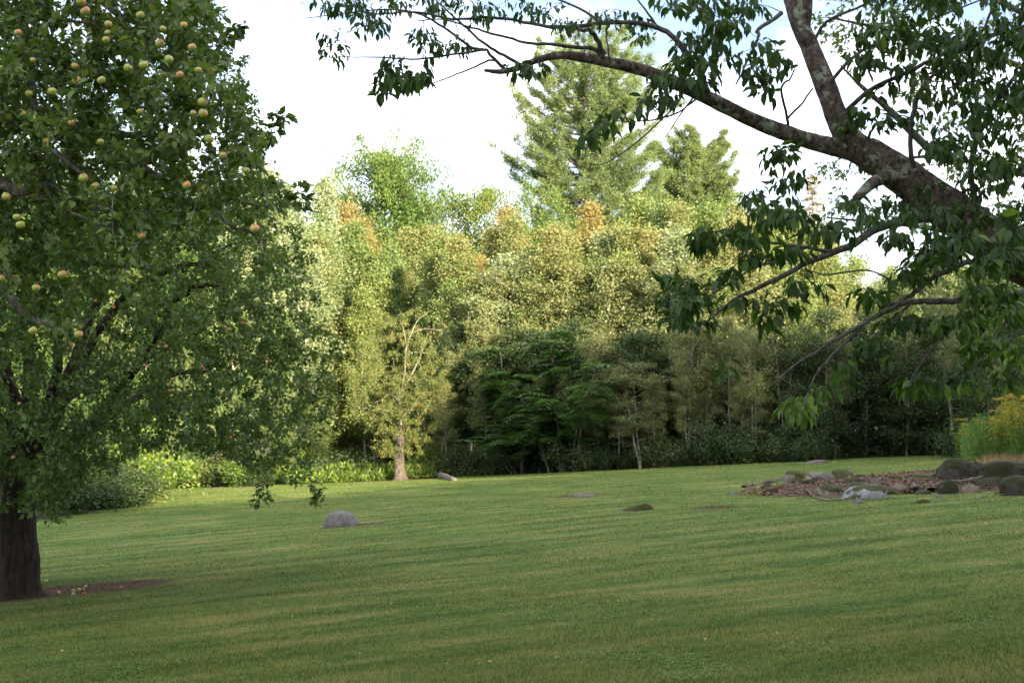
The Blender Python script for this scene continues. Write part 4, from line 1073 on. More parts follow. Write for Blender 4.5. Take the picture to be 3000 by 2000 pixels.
# ---- leaning tree on the right
def leaning_tree():
    rg = np.random.default_rng(303)
    bp = np.array((5.35, 9.6, gz(5.35, 9.6))); off = bp.copy()
    root = thing('leaning_tree', 'thick lichen-covered tree leaning in from the right with drooping dark leaves', 'tree', tuple(float(c) for c in off))
    sk = Skel()
    def limb(pts, r0, r1, name='branch', seg=8, rough=0.10, mat='dark_twig', k=5):
        dsp = 0.0
        if mat == 'maple_bark': k, seg, rough, dsp = 16, seg * 2, 0.0, 0.055
        else: rough *= 0.5
        w = spline([at(*p) if len(p) == 3 and p[0] > 20 else np.array(p, float) for p in pts], k)
        w[1:-1] += (0 if mat == 'maple_bark' else 1) * rg.normal(0, min(r1, 0.012) * 0.5, w[1:-1].shape)
        r = np.linspace(r0, r1, len(w)) if not isinstance(r0, list) else np.interp(np.linspace(0, 1, len(w)), np.linspace(0, 1, len(r0)), r0)
        g = Geo(); tube(g, w, r, seg, 0.5, rough, rg, True, dsp)
        g.obj(name, M[mat], root, True, off); sk.add(w, r)
        return w
    Y = 9.2
    limb([tuple(bp - np.array((0, 0, 0.1))), tuple(bp + np.array((-0.1, 0, 0.7))), (2760, 800, 9.5), (2560, 700, 9.4), (2420, 628, 9.3), (2345, 590, 9.25), (2260, 540, 9.2), (2180, 482, 9.2), (2100, 422, Y), (2030, 375, Y), (1985, 346, Y)],
         [0.25, 0.23, 0.20, 0.185, 0.175, 0.165, 0.152, 0.140, 0.125, 0.115, 0.105], 0.1, 'trunk', 24, 0.05, 'maple_bark', 9)
    limb([(2005, 358, Y), (1960, 330, Y), (1925, 275, Y), (1895, 195, 9.25), (1862, 112, 9.3), (1835, 50, 9.3), (1812, -30, 9.35), (1790, -150, 9.4), (1770, -300, 9.5)], [0.105, 0.090, 0.076, 0.069, 0.065, 0.060, 0.052, 0.045, 0.03], 0.03, 'limb', 18, 0.06, 'maple_bark', 8)
    limb([(1843, 70, 9.3), (1852, 20, 9.25), (1858, -60, 9.2), (1880, -200, 9.1)], 0.05, 0.02, 'limb', 12, 0.07, 'maple_bark')
    limb([(2010, 366, Y), (1950, 345, Y), (1880, 330, Y), (1800, 304, 9.15), (1720, 272, 9.1), (1640, 232, 9.05), (1560, 195, 9.0), (1480, 163, 9.0), (1400, 144, 8.95), (1330, 131, 8.95), (1280, 128, 8.9), (1230, 140, 8.9), (1190, 156, 8.9), (1150, 165, 8.9), (1112, 162, 8.9)],
         [0.09, 0.066, 0.055, 0.052, 0.050, 0.046, 0.044, 0.040, 0.036, 0.030, 0.024, 0.021, 0.019, 0.017, 0.010], 0.01, 'limb', 14, 0.08, 'maple_bark', 6)
    limb([(2060, 405, 9.15), (2020, 412, 9.0), (1998, 425, 8.9), (1968, 455, 8.8)], 0.05, 0.028, 'broken_limb', 12, 0.1, 'maple_bark')
    B = [([(1629, 222, 9.05), (1611, 180, 9.0), (1578, 125, 8.95), (1545, 84, 8.9), (1512, 64, 8.9), (1457, 53, 8.85), (1384, 53, 8.8), (1311, 62, 8.75), (1256, 60, 8.7), (1182, 46, 8.7), (1109, 40, 8.6), (1040, 45, 8.6), (962, 29, 8.5), (900, 30, 8.5), (840, 36, 8.5)], 0.026, 0.005),
         ([(1386, 145, 8.95), (1380, 115, 8.9), (1369, 84, 8.85), (1350, 72, 8.8), (1311, 62, 8.75)], 0.024, 0.012),
         ([(1384, 140, 8.95), (1366, 114, 8.9), (1311, 108, 8.85), (1256, 101, 8.8), (1219, 101, 8.8), (1164, 86, 8.75), (1120, 75, 8.7), (1072, 60, 8.7), (1015, 45, 8.6), (960, 48, 8.6)], 0.018, 0.004),
         ([(1160, 160, 8.9), (1127, 128, 8.85), (1116, 114, 8.85), (1087, 119, 8.8), (1036, 126, 8.8), (962, 136, 8.75), (890, 133, 8.7), (816, 132, 8.7), (776, 130, 8.7)], 0.014, 0.003),
         ([(1110, 114, 8.85), (1083, 110, 8.85), (1054, 88, 8.8), (1017, 62, 8.8), (981, 40, 8.7), (944, 28, 8.7), (889, 22, 8.6), (800, 30, 8.6), (706, 42, 8.5)], 0.013, 0.003),
         ([(1160, 158, 8.9), (1131, 138, 8.85), (1091, 154, 8.8), (1036, 176, 8.8), (988, 194, 8.75), (930, 215, 8.7)], 0.010, 0.003),
         ([(1197, 150, 8.9), (1146, 121, 8.85), (1109, 99, 8.8), (1072, 66, 8.8), (1036, 33, 8.75), (1000, 0, 8.7), (960, -40, 8.7)], 0.014, 0.004),
         ([(1795, 30, 9.25), (1743, 68, 9.1), (1743, 84, 9.05), (1724, 125, 9.0), (1708, 158, 8.95), (1690, 195, 8.9)], 0.018, 0.006),
         ([(1812, 303, 9.15), (1808, 271, 9.1), (1794, 205, 9.0), (1812, 183, 9.0), (1827, 158, 8.95)], 0.014, 0.005),
         ([(1808, 274, 9.1), (1838, 242, 9.05), (1867, 203, 9.0)], 0.010, 0.006),
         ([(1600, 215, 9.05), (1560, 258, 8.95), (1480, 278, 8.85), (1420, 278, 8.8), (1370, 262, 8.75)], 0.008, 0.003),
         ([(1600, 228, 9.0), (1572, 250, 8.95), (1545, 290, 8.9), (1527, 316, 8.9)], 0.009, 0.003),
         ([(1573, 205, 9.0), (1560, 230, 8.95), (1525, 270, 8.9), (1440, 345, 8.8), (1380, 378, 8.8), (1345, 372, 8.75)], 0.008, 0.003),
         ([(1384, 55, 8.8), (1330, 20, 8.8), (1260, -10, 8.8), (1180, -40, 8.7)], 0.012, 0.004),
         ([(1512, 64, 8.9), (1480, 20, 8.9), (1440, -30, 8.8)], 0.010, 0.004),
         ([(1611, 180, 9.0), (1640, 110, 8.95), (1620, 40, 8.9), (1600, -40, 8.9)], 0.012, 0.004),
         ([(1402, 150, 8.95), (1400, 130, 8.9), (1392, 85, 8.9), (1393, 64, 8.9)], 0.008, 0.005),
         ([(1900, 200, 9.2), (1960, 130, 9.1), (2040, 90, 9.0), (2150, 40, 8.9), (2280, -10, 8.9)], 0.016, 0.006),
         ([(1925, 270, 9.2), (2010, 200, 9.1), (2100, 160, 9.0), (2200, 110, 8.9), (2352, 60, 8.8), (2450, 30, 8.8)], 0.020, 0.008),
         ([(1860, 110, 9.3), (1900, 50, 9.2), (1990, 10, 9.1), (2100, -50, 9.0)], 0.016, 0.006),
         ([(2110, 430, 9.2), (2090, 330, 9.0), (2110, 220, 8.9), (2180, 140, 8.9), (2260, 60, 8.8), (2300, -40, 8.8)], 0.022, 0.008),
         ([(2260, 540, 9.2), (2230, 400, 9.0), (2260, 280, 8.9), (2330, 180, 8.8), (2420, 100, 8.8)], 0.028, 0.010),
         # low boughs
         ([(2190, 500, 9.2), (2150, 500, 9.0), (2076, 507, 8.9), (2003, 529, 8.8), (1959, 562, 8.7), (1911, 580, 8.6), (1856, 602, 8.5), (1801, 632, 8.4), (1728, 668, 8.3), (1673, 698, 8.2), (1644, 723, 8.2), (1605, 750, 8.1)], 0.040, 0.005),
         ([(1911, 580, 8.6), (1856, 569, 8.5), (1801, 562, 8.4), (1746, 553, 8.4), (1700, 548, 8.3), (1640, 560, 8.3)], 0.016, 0.004),
         ([(1801, 600, 8.4), (1740, 612, 8.3), (1660, 660, 8.2), (1600, 700, 8.2), (1550, 720, 8.1)], 0.010, 0.004),
         ([(2520, 670, 9.3), (2420, 668, 9.0), (2333, 676, 8.8), (2296, 687, 8.7), (2223, 690, 8.6), (2150, 692, 8.5), (2091, 694, 8.5), (2040, 712, 8.4), (1985, 742, 8.3), (1930, 775, 8.3), (1886, 800, 8.2), (1820, 844, 8.1), (1772, 885, 8.1)], 0.034, 0.006),
         ([(2300, 600, 9.2), (2240, 600, 8.9), (2175, 621, 8.7), (2113, 661, 8.6), (2076, 687, 8.5), (2021, 709, 8.5)], 0.026, 0.012),
         ([(2091, 696, 8.5), (2062, 727, 8.4), (2021, 760, 8.3)], 0.012, 0.006),
         ([(1985, 742, 8.3), (1950, 780, 8.3), (1919, 808, 8.2), (1878, 855, 8.1), (1856, 903, 8.1), (1850, 935, 8.0)], 0.014, 0.005),
         ([(2223, 690, 8.6), (2190, 740, 8.5), (2150, 790, 8.4), (2105, 850, 8.3), (2080, 900, 8.2)], 0.010, 0.005),
         ([(2333, 676, 8.8), (2300, 760, 8.6), (2250, 830, 8.5), (2190, 880, 8.4)], 0.012, 0.005),
         ([(2420, 668, 9.0), (2380, 760, 8.7), (2330, 840, 8.6), (2300, 900, 8.5)], 0.012, 0.005),
         ([(2040, 640, 8.6), (1990, 620, 8.6), (1900, 630, 8.5), (1850, 620, 8.4)], 0.008, 0.004)]
    for pts, r0, r1 in B:
        limb(pts, r0 * 0.85, r1 * 0.85, 'branch', 8, 0.12, 'dark_twig', 4)
    # places of the leaf bunches: (u, v, half width, half height, how many twigs)
    C = [(2180, 40, 200, 70, 42), (2100, 150, 120, 70, 20), (2260, 160, 110, 90, 44), (2310, 280, 60, 60, 20), (2200, 280, 70, 60, 16), (2060, 250, 60, 40, 8), (2010, 300, 50, 30, 6), (2130, 330, 60, 30, 8), (2080, 100, 50, 30, 8), (2330, 60, 50, 90, 26),
         (2240, 370, 90, 30, 14), (2320, 430, 60, 50, 20), (2190, 430, 70, 25, 10), (2150, 480, 80, 30, 14), (2290, 500, 70, 30, 16), (2080, 470, 40, 20, 5), (2000, 470, 60, 16, 5), (1960, 260, 30, 30, 3),
         (1990, 160, 40, 30, 4), (1760, 120, 40, 40, 7), (1770, 210, 30, 15, 3), (1710, 90, 50, 40, 8), (1640, 60, 50, 50, 14), (1600, 120, 30, 30, 8), (1660, 150, 50, 20, 7), (1570, 170, 30, 30, 4), (1510, 190, 30, 20, 3), (1690, 20, 70, 20, 10), (1560, 20, 60, 20, 8), (1740, 170, 25, 15, 3),
         (1310, 72, 26, 8, 5), (1380, 50, 30, 14, 5), (1240, 20, 50, 20, 7), (1130, 20, 60, 25, 9), (1020, 15, 60, 22, 10), (930, 15, 60, 25, 10), (850, 40, 40, 25, 7), (830, 60, 25, 12, 3), (790, 20, 40, 18, 5), (740, 10, 30, 15, 3), (1000, 108, 26, 14, 6), (1040, 120, 22, 10, 4), (970, 92, 20, 12, 3), (1090, 60, 20, 10, 2), (860, 70, 26, 10, 3),
         (765, 124, 18, 8, 3), (748, 105, 12, 8, 2), (930, 186, 26, 10, 6), (965, 188, 15, 8, 3), (885, 180, 14, 8, 2), (870, 208, 10, 8, 2), (900, 150, 12, 10, 2), (1190, 165, 14, 6, 3), (1228, 160, 12, 5, 2), (1340, 330, 9, 8, 2), (1480, 100, 20, 12, 3), (1450, 60, 30, 10, 3),
         (1780, 356, 14, 6, 3), (1803, 362, 12, 6, 2), (1820, 420, 14, 6, 2), (1785, 430, 10, 6, 2), (1810, 455, 8, 5, 1), (1960, 375, 14, 6, 1), (1420, 262, 20, 10, 2), (1380, 290, 20, 10, 2), (1540, 240, 26, 12, 3), (1600, 200, 20, 12, 3), (1480, 250, 18, 10, 2),
         (1735, 460, 20, 6, 3), (1830, 500, 34, 8, 7), (1790, 508, 20, 10, 4), (1750, 490, 16, 10, 3), (1640, 540, 34, 10, 6), (1700, 548, 40, 12, 8), (1620, 560, 16, 10, 3), (1870, 540, 30, 10, 3), (1750, 590, 40, 10, 4), (1830, 580, 40, 10, 3), (1930, 540, 40, 12, 4), (1990, 510, 30, 10, 3),
         (1560, 650, 30, 12, 6), (1540, 690, 22, 12, 4), (1590, 690, 24, 14, 5), (1560, 740, 28, 12, 5), (1610, 750, 16, 10, 3), (1670, 640, 30, 10, 3), (1700, 700, 30, 12, 3), (1800, 700, 30, 16, 4), (1760, 750, 20, 14, 2), (1860, 660, 40, 16, 4),
         (2200, 560, 60, 20, 10), (2140, 590, 40, 14, 5), (2300, 600, 60, 20, 10), (2060, 560, 30, 12, 3), (2340, 540, 30, 20, 6), (2280, 680, 50, 12, 8), (2330, 720, 40, 20, 8), (2200, 740, 50, 16, 5), (2100, 640, 40, 12, 4), (2080, 740, 40, 14, 3), (2000, 690, 40, 14, 3),
         (2240, 800, 50, 16, 5), (2320, 800, 40, 20, 6), (2150, 760, 30, 14, 3), (2000, 790, 26, 14, 3), (1960, 850, 20, 10, 2), (1870, 930, 14, 10, 2), (1825, 935, 14, 8, 2), (1850, 962, 12, 8, 2), (1880, 900, 12, 8, 1), (1810, 960, 8, 6, 1), (2085, 900, 16, 8, 2), (2115, 880, 20, 8, 2), (2190, 870, 22, 10, 3), (2150, 885, 16, 8, 2), (2230, 890, 14, 8, 1), (1660, 865, 10, 6, 1), (2050, 830, 16, 8, 1), (2330, 880, 24, 16, 3), (1930, 890, 10, 6, 1)]
    tg = []
    for (u, v, hw, hh, n) in C:
        for _ in range(int(n * (1.5 if u > 2050 and v > 540 else 0.95 if hw > 90 else 0.62 if hw > 45 else 0.8)) + 1):
            dep = np.interp(u, [700, 1300, 1800, 2400], [8.6, 8.8, 8.9, 8.9]) - (0.55 if v > 480 else 0)
            tg.append(at(u + rg.uniform(-1, 1) * hw, v + rg.uniform(-1, 1) * hh - 14, dep + rg.normal(0, 0.35)))
    # small leaves of higher boughs far above, seen against the sky
    tw = Geo(); tws = grow_twigs(sk, tg, rg, tw, 0.10, 0.006, 0.0017, k=6)
    tw.obj('twigs', M['dark_twig'], root, True, off)['kind'] = 'stuff'
    pos, d = [], []
    for t_ in tws:
        for f in (1.0, 0.86, 0.68):
            if f < 0.8 and rg.random() < 0.5: continue
            n = int(rg.integers(5, 9)) if f > 0.8 else int(rg.integers(3, 6))
            k = len(t_) - 1; ii = min(f * k, k - 1e-3); j = int(ii); c = t_[j] + (t_[j + 1] - t_[j]) * (ii - j)
            a = rg.uniform(0, 2 * PI, n)
            o = np.stack([np.cos(a) * 0.045, np.sin(a) * 0.045, rg.uniform(-0.05, 0.02, n)], -1)
            pos.append(c + o); d.append(unit(np.stack([np.cos(a) * 0.55, np.sin(a) * 0.55, rg.normal(-0.75, 0.5, n)], -1) + rg.normal(0, 0.2, 3)))
    pos = np.concatenate(pos); d = np.concatenate(d); n = len(pos)
    uu, vv = cam_uv(pos)
    small = np.where((vv < 130) & (uu < 1500), 0.66, 1.0)
    L = 0.083 * rg.uniform(0.4, 1.3, n) * small; W = L * rg.uniform(0.30, 0.56, n)
    out = pos * 0; out[:, 0] = d[:, 0]; out[:, 1] = d[:, 1]
    nr = unit(unit(out) * 1.0 + np.array((0, 0, 0.55)) + rg.normal(0, 0.25, (n, 3)))
    ti = np.clip(0.42 + rg.normal(0, 0.18, n) + np.where((vv > 880), 0.35, 0) + np.where((uu > 2200) & (vv > 600), 0.2, 0), 0, 1)
    m = single_leaves(root, pos, d, nr, L, W, 'oval', M['maple_leaf'], ti, off)
    g = Geo(); leaves(g, pos[m], d[m], nr[m], L[m], W[m], 'oval', ti[m])
    g.obj('foliage', M['maple_leaf'], root, True, off)['kind'] = 'stuff'
    # the high feathery leaves in the background of the crown: a finer-leaved part above
    return root
leaning_tree()

def high_tree():
    """a finer-leaved tree whose upper boughs show between the big hanging leaves"""
    rg = np.random.default_rng(404)
    bp = np.array((9.5, 17.0, gz(9.5, 17.0))); off = bp.copy()
    root = thing('cherry_tree', 'fine-leaved tree beyond the picture edge whose light sprays show behind the leaning trunk', 'tree', tuple(float(c) for c in off))
    sk = Skel(); g = Geo()
    ts = spline([bp, bp + np.array((-0.1, 0, 2.5)), bp + np.array((-0.4, -0.2, 5)), bp + np.array((-0.7, -0.3, 8.2))], 6)
    tube(g, ts, np.linspace(0.2, 0.06, len(ts)), 12, 0.5, 0.05, rg); g.obj('trunk', M['maple_bark'], root, True, off); sk.add(ts, np.linspace(0.2, 0.06, len(ts)))
    for pts in [[(2600, 300, 17), (2400, 180, 16.5), (2200, 100, 16), (2000, 60, 15.5), (1900, 40, 15)], [(2600, 450, 17), (2350, 400, 16), (2150, 360, 15.5), (1980, 380, 15)], [(2650, 560, 17), (2350, 560, 16), (2100, 520, 15.5), (1900, 500, 15)], [(2600, 200, 17), (2350, 30, 16.5), (2100, -60, 16), (1900, -80, 15.5)],
                [(2150, 360, 15.5), (2050, 260, 15.2), (1980, 200, 15), (1930, 150, 15)]]:
        w = spline([at(*p) for p in pts], 6); g = Geo(); r_ = np.linspace(0.05, 0.008, len(w)); tube(g, w, r_, 6, 0.5, 0.1, rg); g.obj('branch', M['dark_twig'], root, True, off); sk.add(w, r_)
    tg = []
    for (u, v, hw, hh, n) in [(1980, 60, 110, 60, 26), (2200, 120, 160, 110, 50), (2300, 300, 100, 80, 40), (1930, 380, 60, 25, 7), (1960, 480, 80, 30, 14), (2060, 500, 90, 40, 14), (2300, 520, 120, 60, 40), (2150, 240, 80, 50, 12), (2250, 660, 140, 60, 40), (2330, 800, 100, 80, 40), (2150, 390, 60, 20, 10), (2340, 420, 60, 50, 24)]:
        for _ in range(n): tg.append(at(u + rg.uniform(-1, 1) * hw, v + rg.uniform(-1, 1) * hh, 15.6 + rg.normal(0, 0.7)))
    tw = Geo(); tws = grow_twigs(sk, tg, rg, tw, 0.1, 0.008, 0.002); tw.obj('twigs', M['dark_twig'], root, True, off)['kind'] = 'stuff'
    pos, d, nr, L, W = rosettes(tws, rg, 3, 0.075, 0.5, (0.35, 1.0), 5, 0.35, 0.03, 0.02)
    g = Geo(); leaves(g, pos, d, nr, L, W, 'kite', np.clip(0.62 + rg.normal(0, 0.2, len(pos)), 0, 1))
    g.obj('foliage', M['apple_leaf'], root, False, off)['kind'] = 'stuff'
high_tree()

# ---- old apple tree standing in the sunlit far corner
def far_apple():
    rg = np.random.default_rng(505)
    b = on_ground(920, 1102); off = b.copy(); Y = b[1]
    root = thing('apple_tree', 'old apple tree with stout brown trunk and pale dead boughs in the sunlit corner', 'tree', tuple(float(c) for c in off))
    sk = Skel()
    w = spline([at(920, 1104, Y), at(919, 1085, Y), at(917, 1060, Y), at(918, 1035, Y), at(922, 1005, Y), at(922, 975, Y)], 4)
    g = Geo(); r = np.interp(np.linspace(0, 1, len(w)), [0, 0.15, 0.4, 0.8, 1], [0.36, 0.26, 0.22, 0.20, 0.11]); tube(g, w, r, 18, 0.5, 0.07, rg)
    g.obj('trunk', M['old_bark'], root, True, off); sk.add(w, r)
    for pts, r0, r1 in [([(922, 985), (918, 940), (922, 900), (930, 850), (933, 800), (945, 765), (960, 735), (985, 715)], 0.060, 0.008), ([(933, 800), (930, 770), (924, 745)], 0.03, 0.008), ([(925, 900), (940, 870), (965, 820), (975, 785), (985, 765)], 0.04, 0.01),
                        ([(935, 815), (955, 808), (988, 813)], 0.035, 0.012), ([(920, 930), (905, 885), (895, 868)], 0.035, 0.015), ([(920, 925), (895, 905), (880, 915), (860, 925)], 0.045, 0.012), ([(918, 955), (895, 945), (865, 935), (845, 930)], 0.035, 0.015), ([(922, 960), (950, 930), (985, 905)], 0.05, 0.015), ([(945, 765), (975, 755), (1015, 760)], 0.022, 0.006)]:
        q = spline([at(a, c, Y + rg.uniform(-0.3, 0.2)) for a, c in pts], 4); g = Geo(); rr = np.linspace(r0, r1, len(q)); tube(g, q, rr, 7, 0.5, 0.1, rg)
        g.obj('branch', M['pale_bark'], root, True, off); sk.add(q, rr)
    tg = []
    while len(tg) < 640:
        u = rg.uniform(790, 1040); v = rg.uniform(690, 1052)
        e = ((u - 915) / (105 + 0.06 * (v - 690))) ** 2 + ((v - 880) / 190) ** 2
        if e > 1 + 0.25 * math.sin(v * 0.06) * math.sin(u * 0.05) - 0.15 or (v > 1000 and rg.random() < 0.6): continue
        if v > 990 and abs(u - 918) > 75: continue
        ww = math.sqrt(max(0, 1 - e)) * 2.2
        tg.append(at(u, v, Y + rg.uniform(-1, 0.8) * ww))
    for _ in range(110): tg.append(at(rg.uniform(872, 968), rg.uniform(900, 1045), Y - rg.uniform(0.4, 1.3)))
    tw = Geo(); tws = grow_twigs(sk, tg, rg, tw, 0.1, 0.02, 0.004); tw.obj('twigs', M['pale_bark'], root, True, off)['kind'] = 'stuff'
    pos, d, nr, L, W = rosettes(tws, rg, 5, 0.070, 0.65, (0.3, 1.0), 7, 0.2, 0.06, 0.03)
    g = Geo(); leaves(g, pos, d, nr, L, W, 'diamond', np.clip(0.45 + rg.normal(0, 0.2, len(pos)), 0, 1))
    g.obj('foliage', M['far_apple_leaf'], root, False, off)['kind'] = 'stuff'
    for _ in range(40):
        t_ = tws[int(rg.integers(0, len(tws)))]
        o = link(bpy.data.objects.new('apple', APPLE['red']), root); o.location = Vector([float(c) for c in (t_[-1] - off + np.array((0, -0.15, -0.05)))]); o.scale = (0.9,) * 3
far_apple()
# thin reddish trunks beside it
for (u, v, top, lab) in [(869, 1072, 760, 'thin tree with a reddish sunlit trunk just left of the old apple tree')]:
    b = on_ground(u, v + 8); _, H = top_to_H(u, top, b[1]); plant('greenbirch', b, H, lab, None, 0.8, 0)
# ------------------------------------------------------------------ stones
def stone_geo(seed, sx, sy, sz, lump=0.22, flat=0.25, angular=0.35, sub=3, skew=0.0, zexp=0.62):
    import bmesh
    rs = np.random.default_rng(seed + 5000); AX = unit(rs.normal(0, 1, (9, 3)) + np.array((0, -0.3, 0.35))); LIM = rs.uniform(0.55, 0.86, 9); cut = 0.45 + 0.5 * min(1, angular + 0.3)
    bm = bmesh.new(); bmesh.ops.create_icosphere(bm, subdivisions=sub + 1, radius=1)
    for v in bm.verts:
        p = np.array(v.co); p = np.sign(p) * np.abs(p) ** np.array((0.9, 0.9, zexp) if zexp > 0.8 else (0.8, 0.8, zexp)); n = noise3(p, 1.25, seed * 1.37); m = noise3(p, 3.1, seed * 0.77); q = noise3(p, 7.5, seed * 2.1)
        f = 1 + lump * 1.25 * n + lump * 0.75 * m + lump * 0.4 * q
        p = p * f
        for a, lim in zip(AX, LIM):
            dd = p @ a
            if dd > lim: p = p - a * (dd - lim) * cut
        p[0] += skew * p[2]
        if p[2] < -flat: p[2] = -flat + (p[2] + flat) * 0.15
        v.co = (p[0] * sx, p[1] * sy, (p[2] + flat * 0.6) * sz)
    bm.normal_update()
    me = bpy.data.meshes.new('stone'); bm.to_mesh(me); bm.free()
    me.polygons.foreach_set('use_smooth', np.ones(len(me.polygons), dtype=bool))
    return me
def on_mound(u, v):
    lo, hi = 3.0, 120.0
    for _ in range(50):
        m = (lo + hi) / 2; p = at(u, v, m)
        if p[2] > float(mound_z(p[0], p[1])): lo = m
        else: hi = m
    p = at(u, v, lo); return np.array((p[0], p[1], float(mound_z(p[0], p[1]))))
def stone(name, label, u0, u1, v0, v1, mat, seed, depth=0.8, cat='stone', group=None, lift=0.0, **kw):
    """a stone seen between u0..u1, its top at v0 and its foot at v1"""
    b = on_mound((u0 + u1) / 2, v1)
    w = (u1 - u0) / FPX * b[1] / 2; h = (v1 - v0) / FPX * b[1]
    me = stone_geo(seed, w * 0.93, w * depth, 1.0, **kw)
    me.materials.append(M[mat])
    yc = b[1] + w * depth * 0.8
    z = float(mound_z(b[0], yc)); top = at((u0 + u1) / 2, v0, yc)[2] - z + 0.02
    co = np.empty(len(me.vertices) * 3); me.vertices.foreach_get('co', co); co = co.reshape(-1, 3)
    co[:, 0] *= w / max(abs(co[:, 0].min()), co[:, 0].max())
    co[:, 2] *= max(top, 0.05) / co[:, 2].max(); me.vertices.foreach_set('co', co.ravel()); me.update()
    o = bpy.data.objects.new(name, me); link(o)
    o.location = (float(b[0]), float(b[1] + w * depth * 0.8), float(z) - 0.02 + lift)
    tag(o, label, cat, group)
    return o

MC = on_ground(2110, 1118); MRX, MRY = 3.6, 3.2
ML = on_ground(2300, 1128)
def mound_h(x, y):
    e1 = ((x - MC[0] - 0.3) / MRX) ** 2 + ((y - MC[1] - 0.2) / MRY) ** 2
    e2 = ((x - ML[0] - 0.6) / 2.0) ** 2 + ((y - ML[1] - 0.7) / 1.6) ** 2
    h = 0.24 * np.clip(1 - e1, 0, 1) ** 0.6 * (1 + 0.5 * np.clip((x - MC[0]) / 3, -0.6, 1))
    return h
def mound_z(x, y):
    x = np.asarray(x, float); y = np.asarray(y, float)
    return ground_np(x, y) + mound_h(x, y)
def mound():
    nu, nv = 150, 70
    a = np.linspace(0, 2 * PI, nu, endpoint=False); r = np.linspace(0, 1, nv)
    A, Rr = np.meshgrid(a, r)
    wob = 1 + 0.09 * np.sin(A * 5 + 1) + 0.06 * np.sin(A * 11) + 0.03 * np.sin(A * 23 + 2)
    X = MC[0] + 0.3 + np.cos(A) * Rr * (MRX + 0.35) * wob; Y = MC[1] + 0.2 + np.sin(A) * Rr * (MRY + 0.1) * wob
    P_ = np.stack([X, Y, X * 0], -1)
    Z = mound_z(X, Y) + (0.03 * noise3(P_, 5) + 0.025 * noise3(P_, 14)) * np.clip((1 - Rr) * 4, 0, 1) + 0.03 * np.clip((1 - Rr) * 8, 0, 1) + 0.006 - 0.02 * (Rr > 0.985)
    V = np.stack([X, Y, Z], -1).reshape(-1, 3)
    i, j = np.meshgrid(np.arange(nv - 1), np.arange(nu), indexing='ij')
    F = np.stack([i * nu + j, (i + 1) * nu + j, (i + 1) * nu + (j + 1) % nu, i * nu + (j + 1) % nu], -1).reshape(-1, 4)
    g = Geo(); g.add(V, F); o = g.obj('dirt', M['dirt'], smooth=True); o['kind'] = 'structure'
    rg = np.random.default_rng(31); n = 12000
    a = rg.uniform(0, 2 * PI, n); q = np.sqrt(rg.random(n)) * 1.03
    x = MC[0] + 0.3 + np.cos(a) * q * (MRX + 0.3); y = MC[1] + 0.2 + np.sin(a) * q * MRY
    p = np.stack([x, y, mound_z(x, y) + 0.035 + rg.uniform(0, 0.03, n)], -1)
    g = Geo(); L = rg.uniform(0.02, 0.08, n)
    leaves(g, p, unit(rg.normal(0, 1, (n, 3)) * np.array((1, 1, 0.25))), unit(rg.normal(0, 0.4, (n, 3)) + np.array((0, 0, 1))), L * 1.3, L * 0.5, 'diamond', rg.random(n))
    # a few under the trunk of the apple tree too
    o = g.obj('leaf_litter', M['litter']); o['kind'] = 'stuff'
    tag(o, 'brown needles and dead leaves strewn over the rock pile', 'leaf litter')
mound()

stone('boulder', 'rounded grey boulder lying alone in the middle of the lawn', 735, 820, 1172, 1211, 'grey_stone', 3, 0.8, 'boulder', lump=0.06, flat=0.30, angular=-1.1, zexp=1.0)
stone('stone', 'flat half-buried stone in the lawn, green with moss at one end', 1420, 1516, 1155, 1173, 'moss_stone', 5, 0.7, lump=0.15, flat=0.1)
stone('stone', 'flat mauve stone barely showing in a worn patch of the lawn', 1318, 1372, 1133, 1141, 'mauve_stone', 6, 0.7, lump=0.1, flat=0.05)
stone('stone', 'low mauve stone in the grass behind the rock pile', 1850, 1910, 1055, 1064, 'mauve_stone', 7, 0.7, lump=0.1, flat=0.1)
stone('stone', 'small pale sunlit stone at the far left edge of the lawn', 533, 558, 1106, 1115, 'grey_stone', 8, 0.7)
stone('stone', 'tiny reddish stone near the sunlit foot of the bushes', 980, 996, 1078, 1087, 'brown_stone', 9, 0.7)
SG = 'stones of the rock pile'
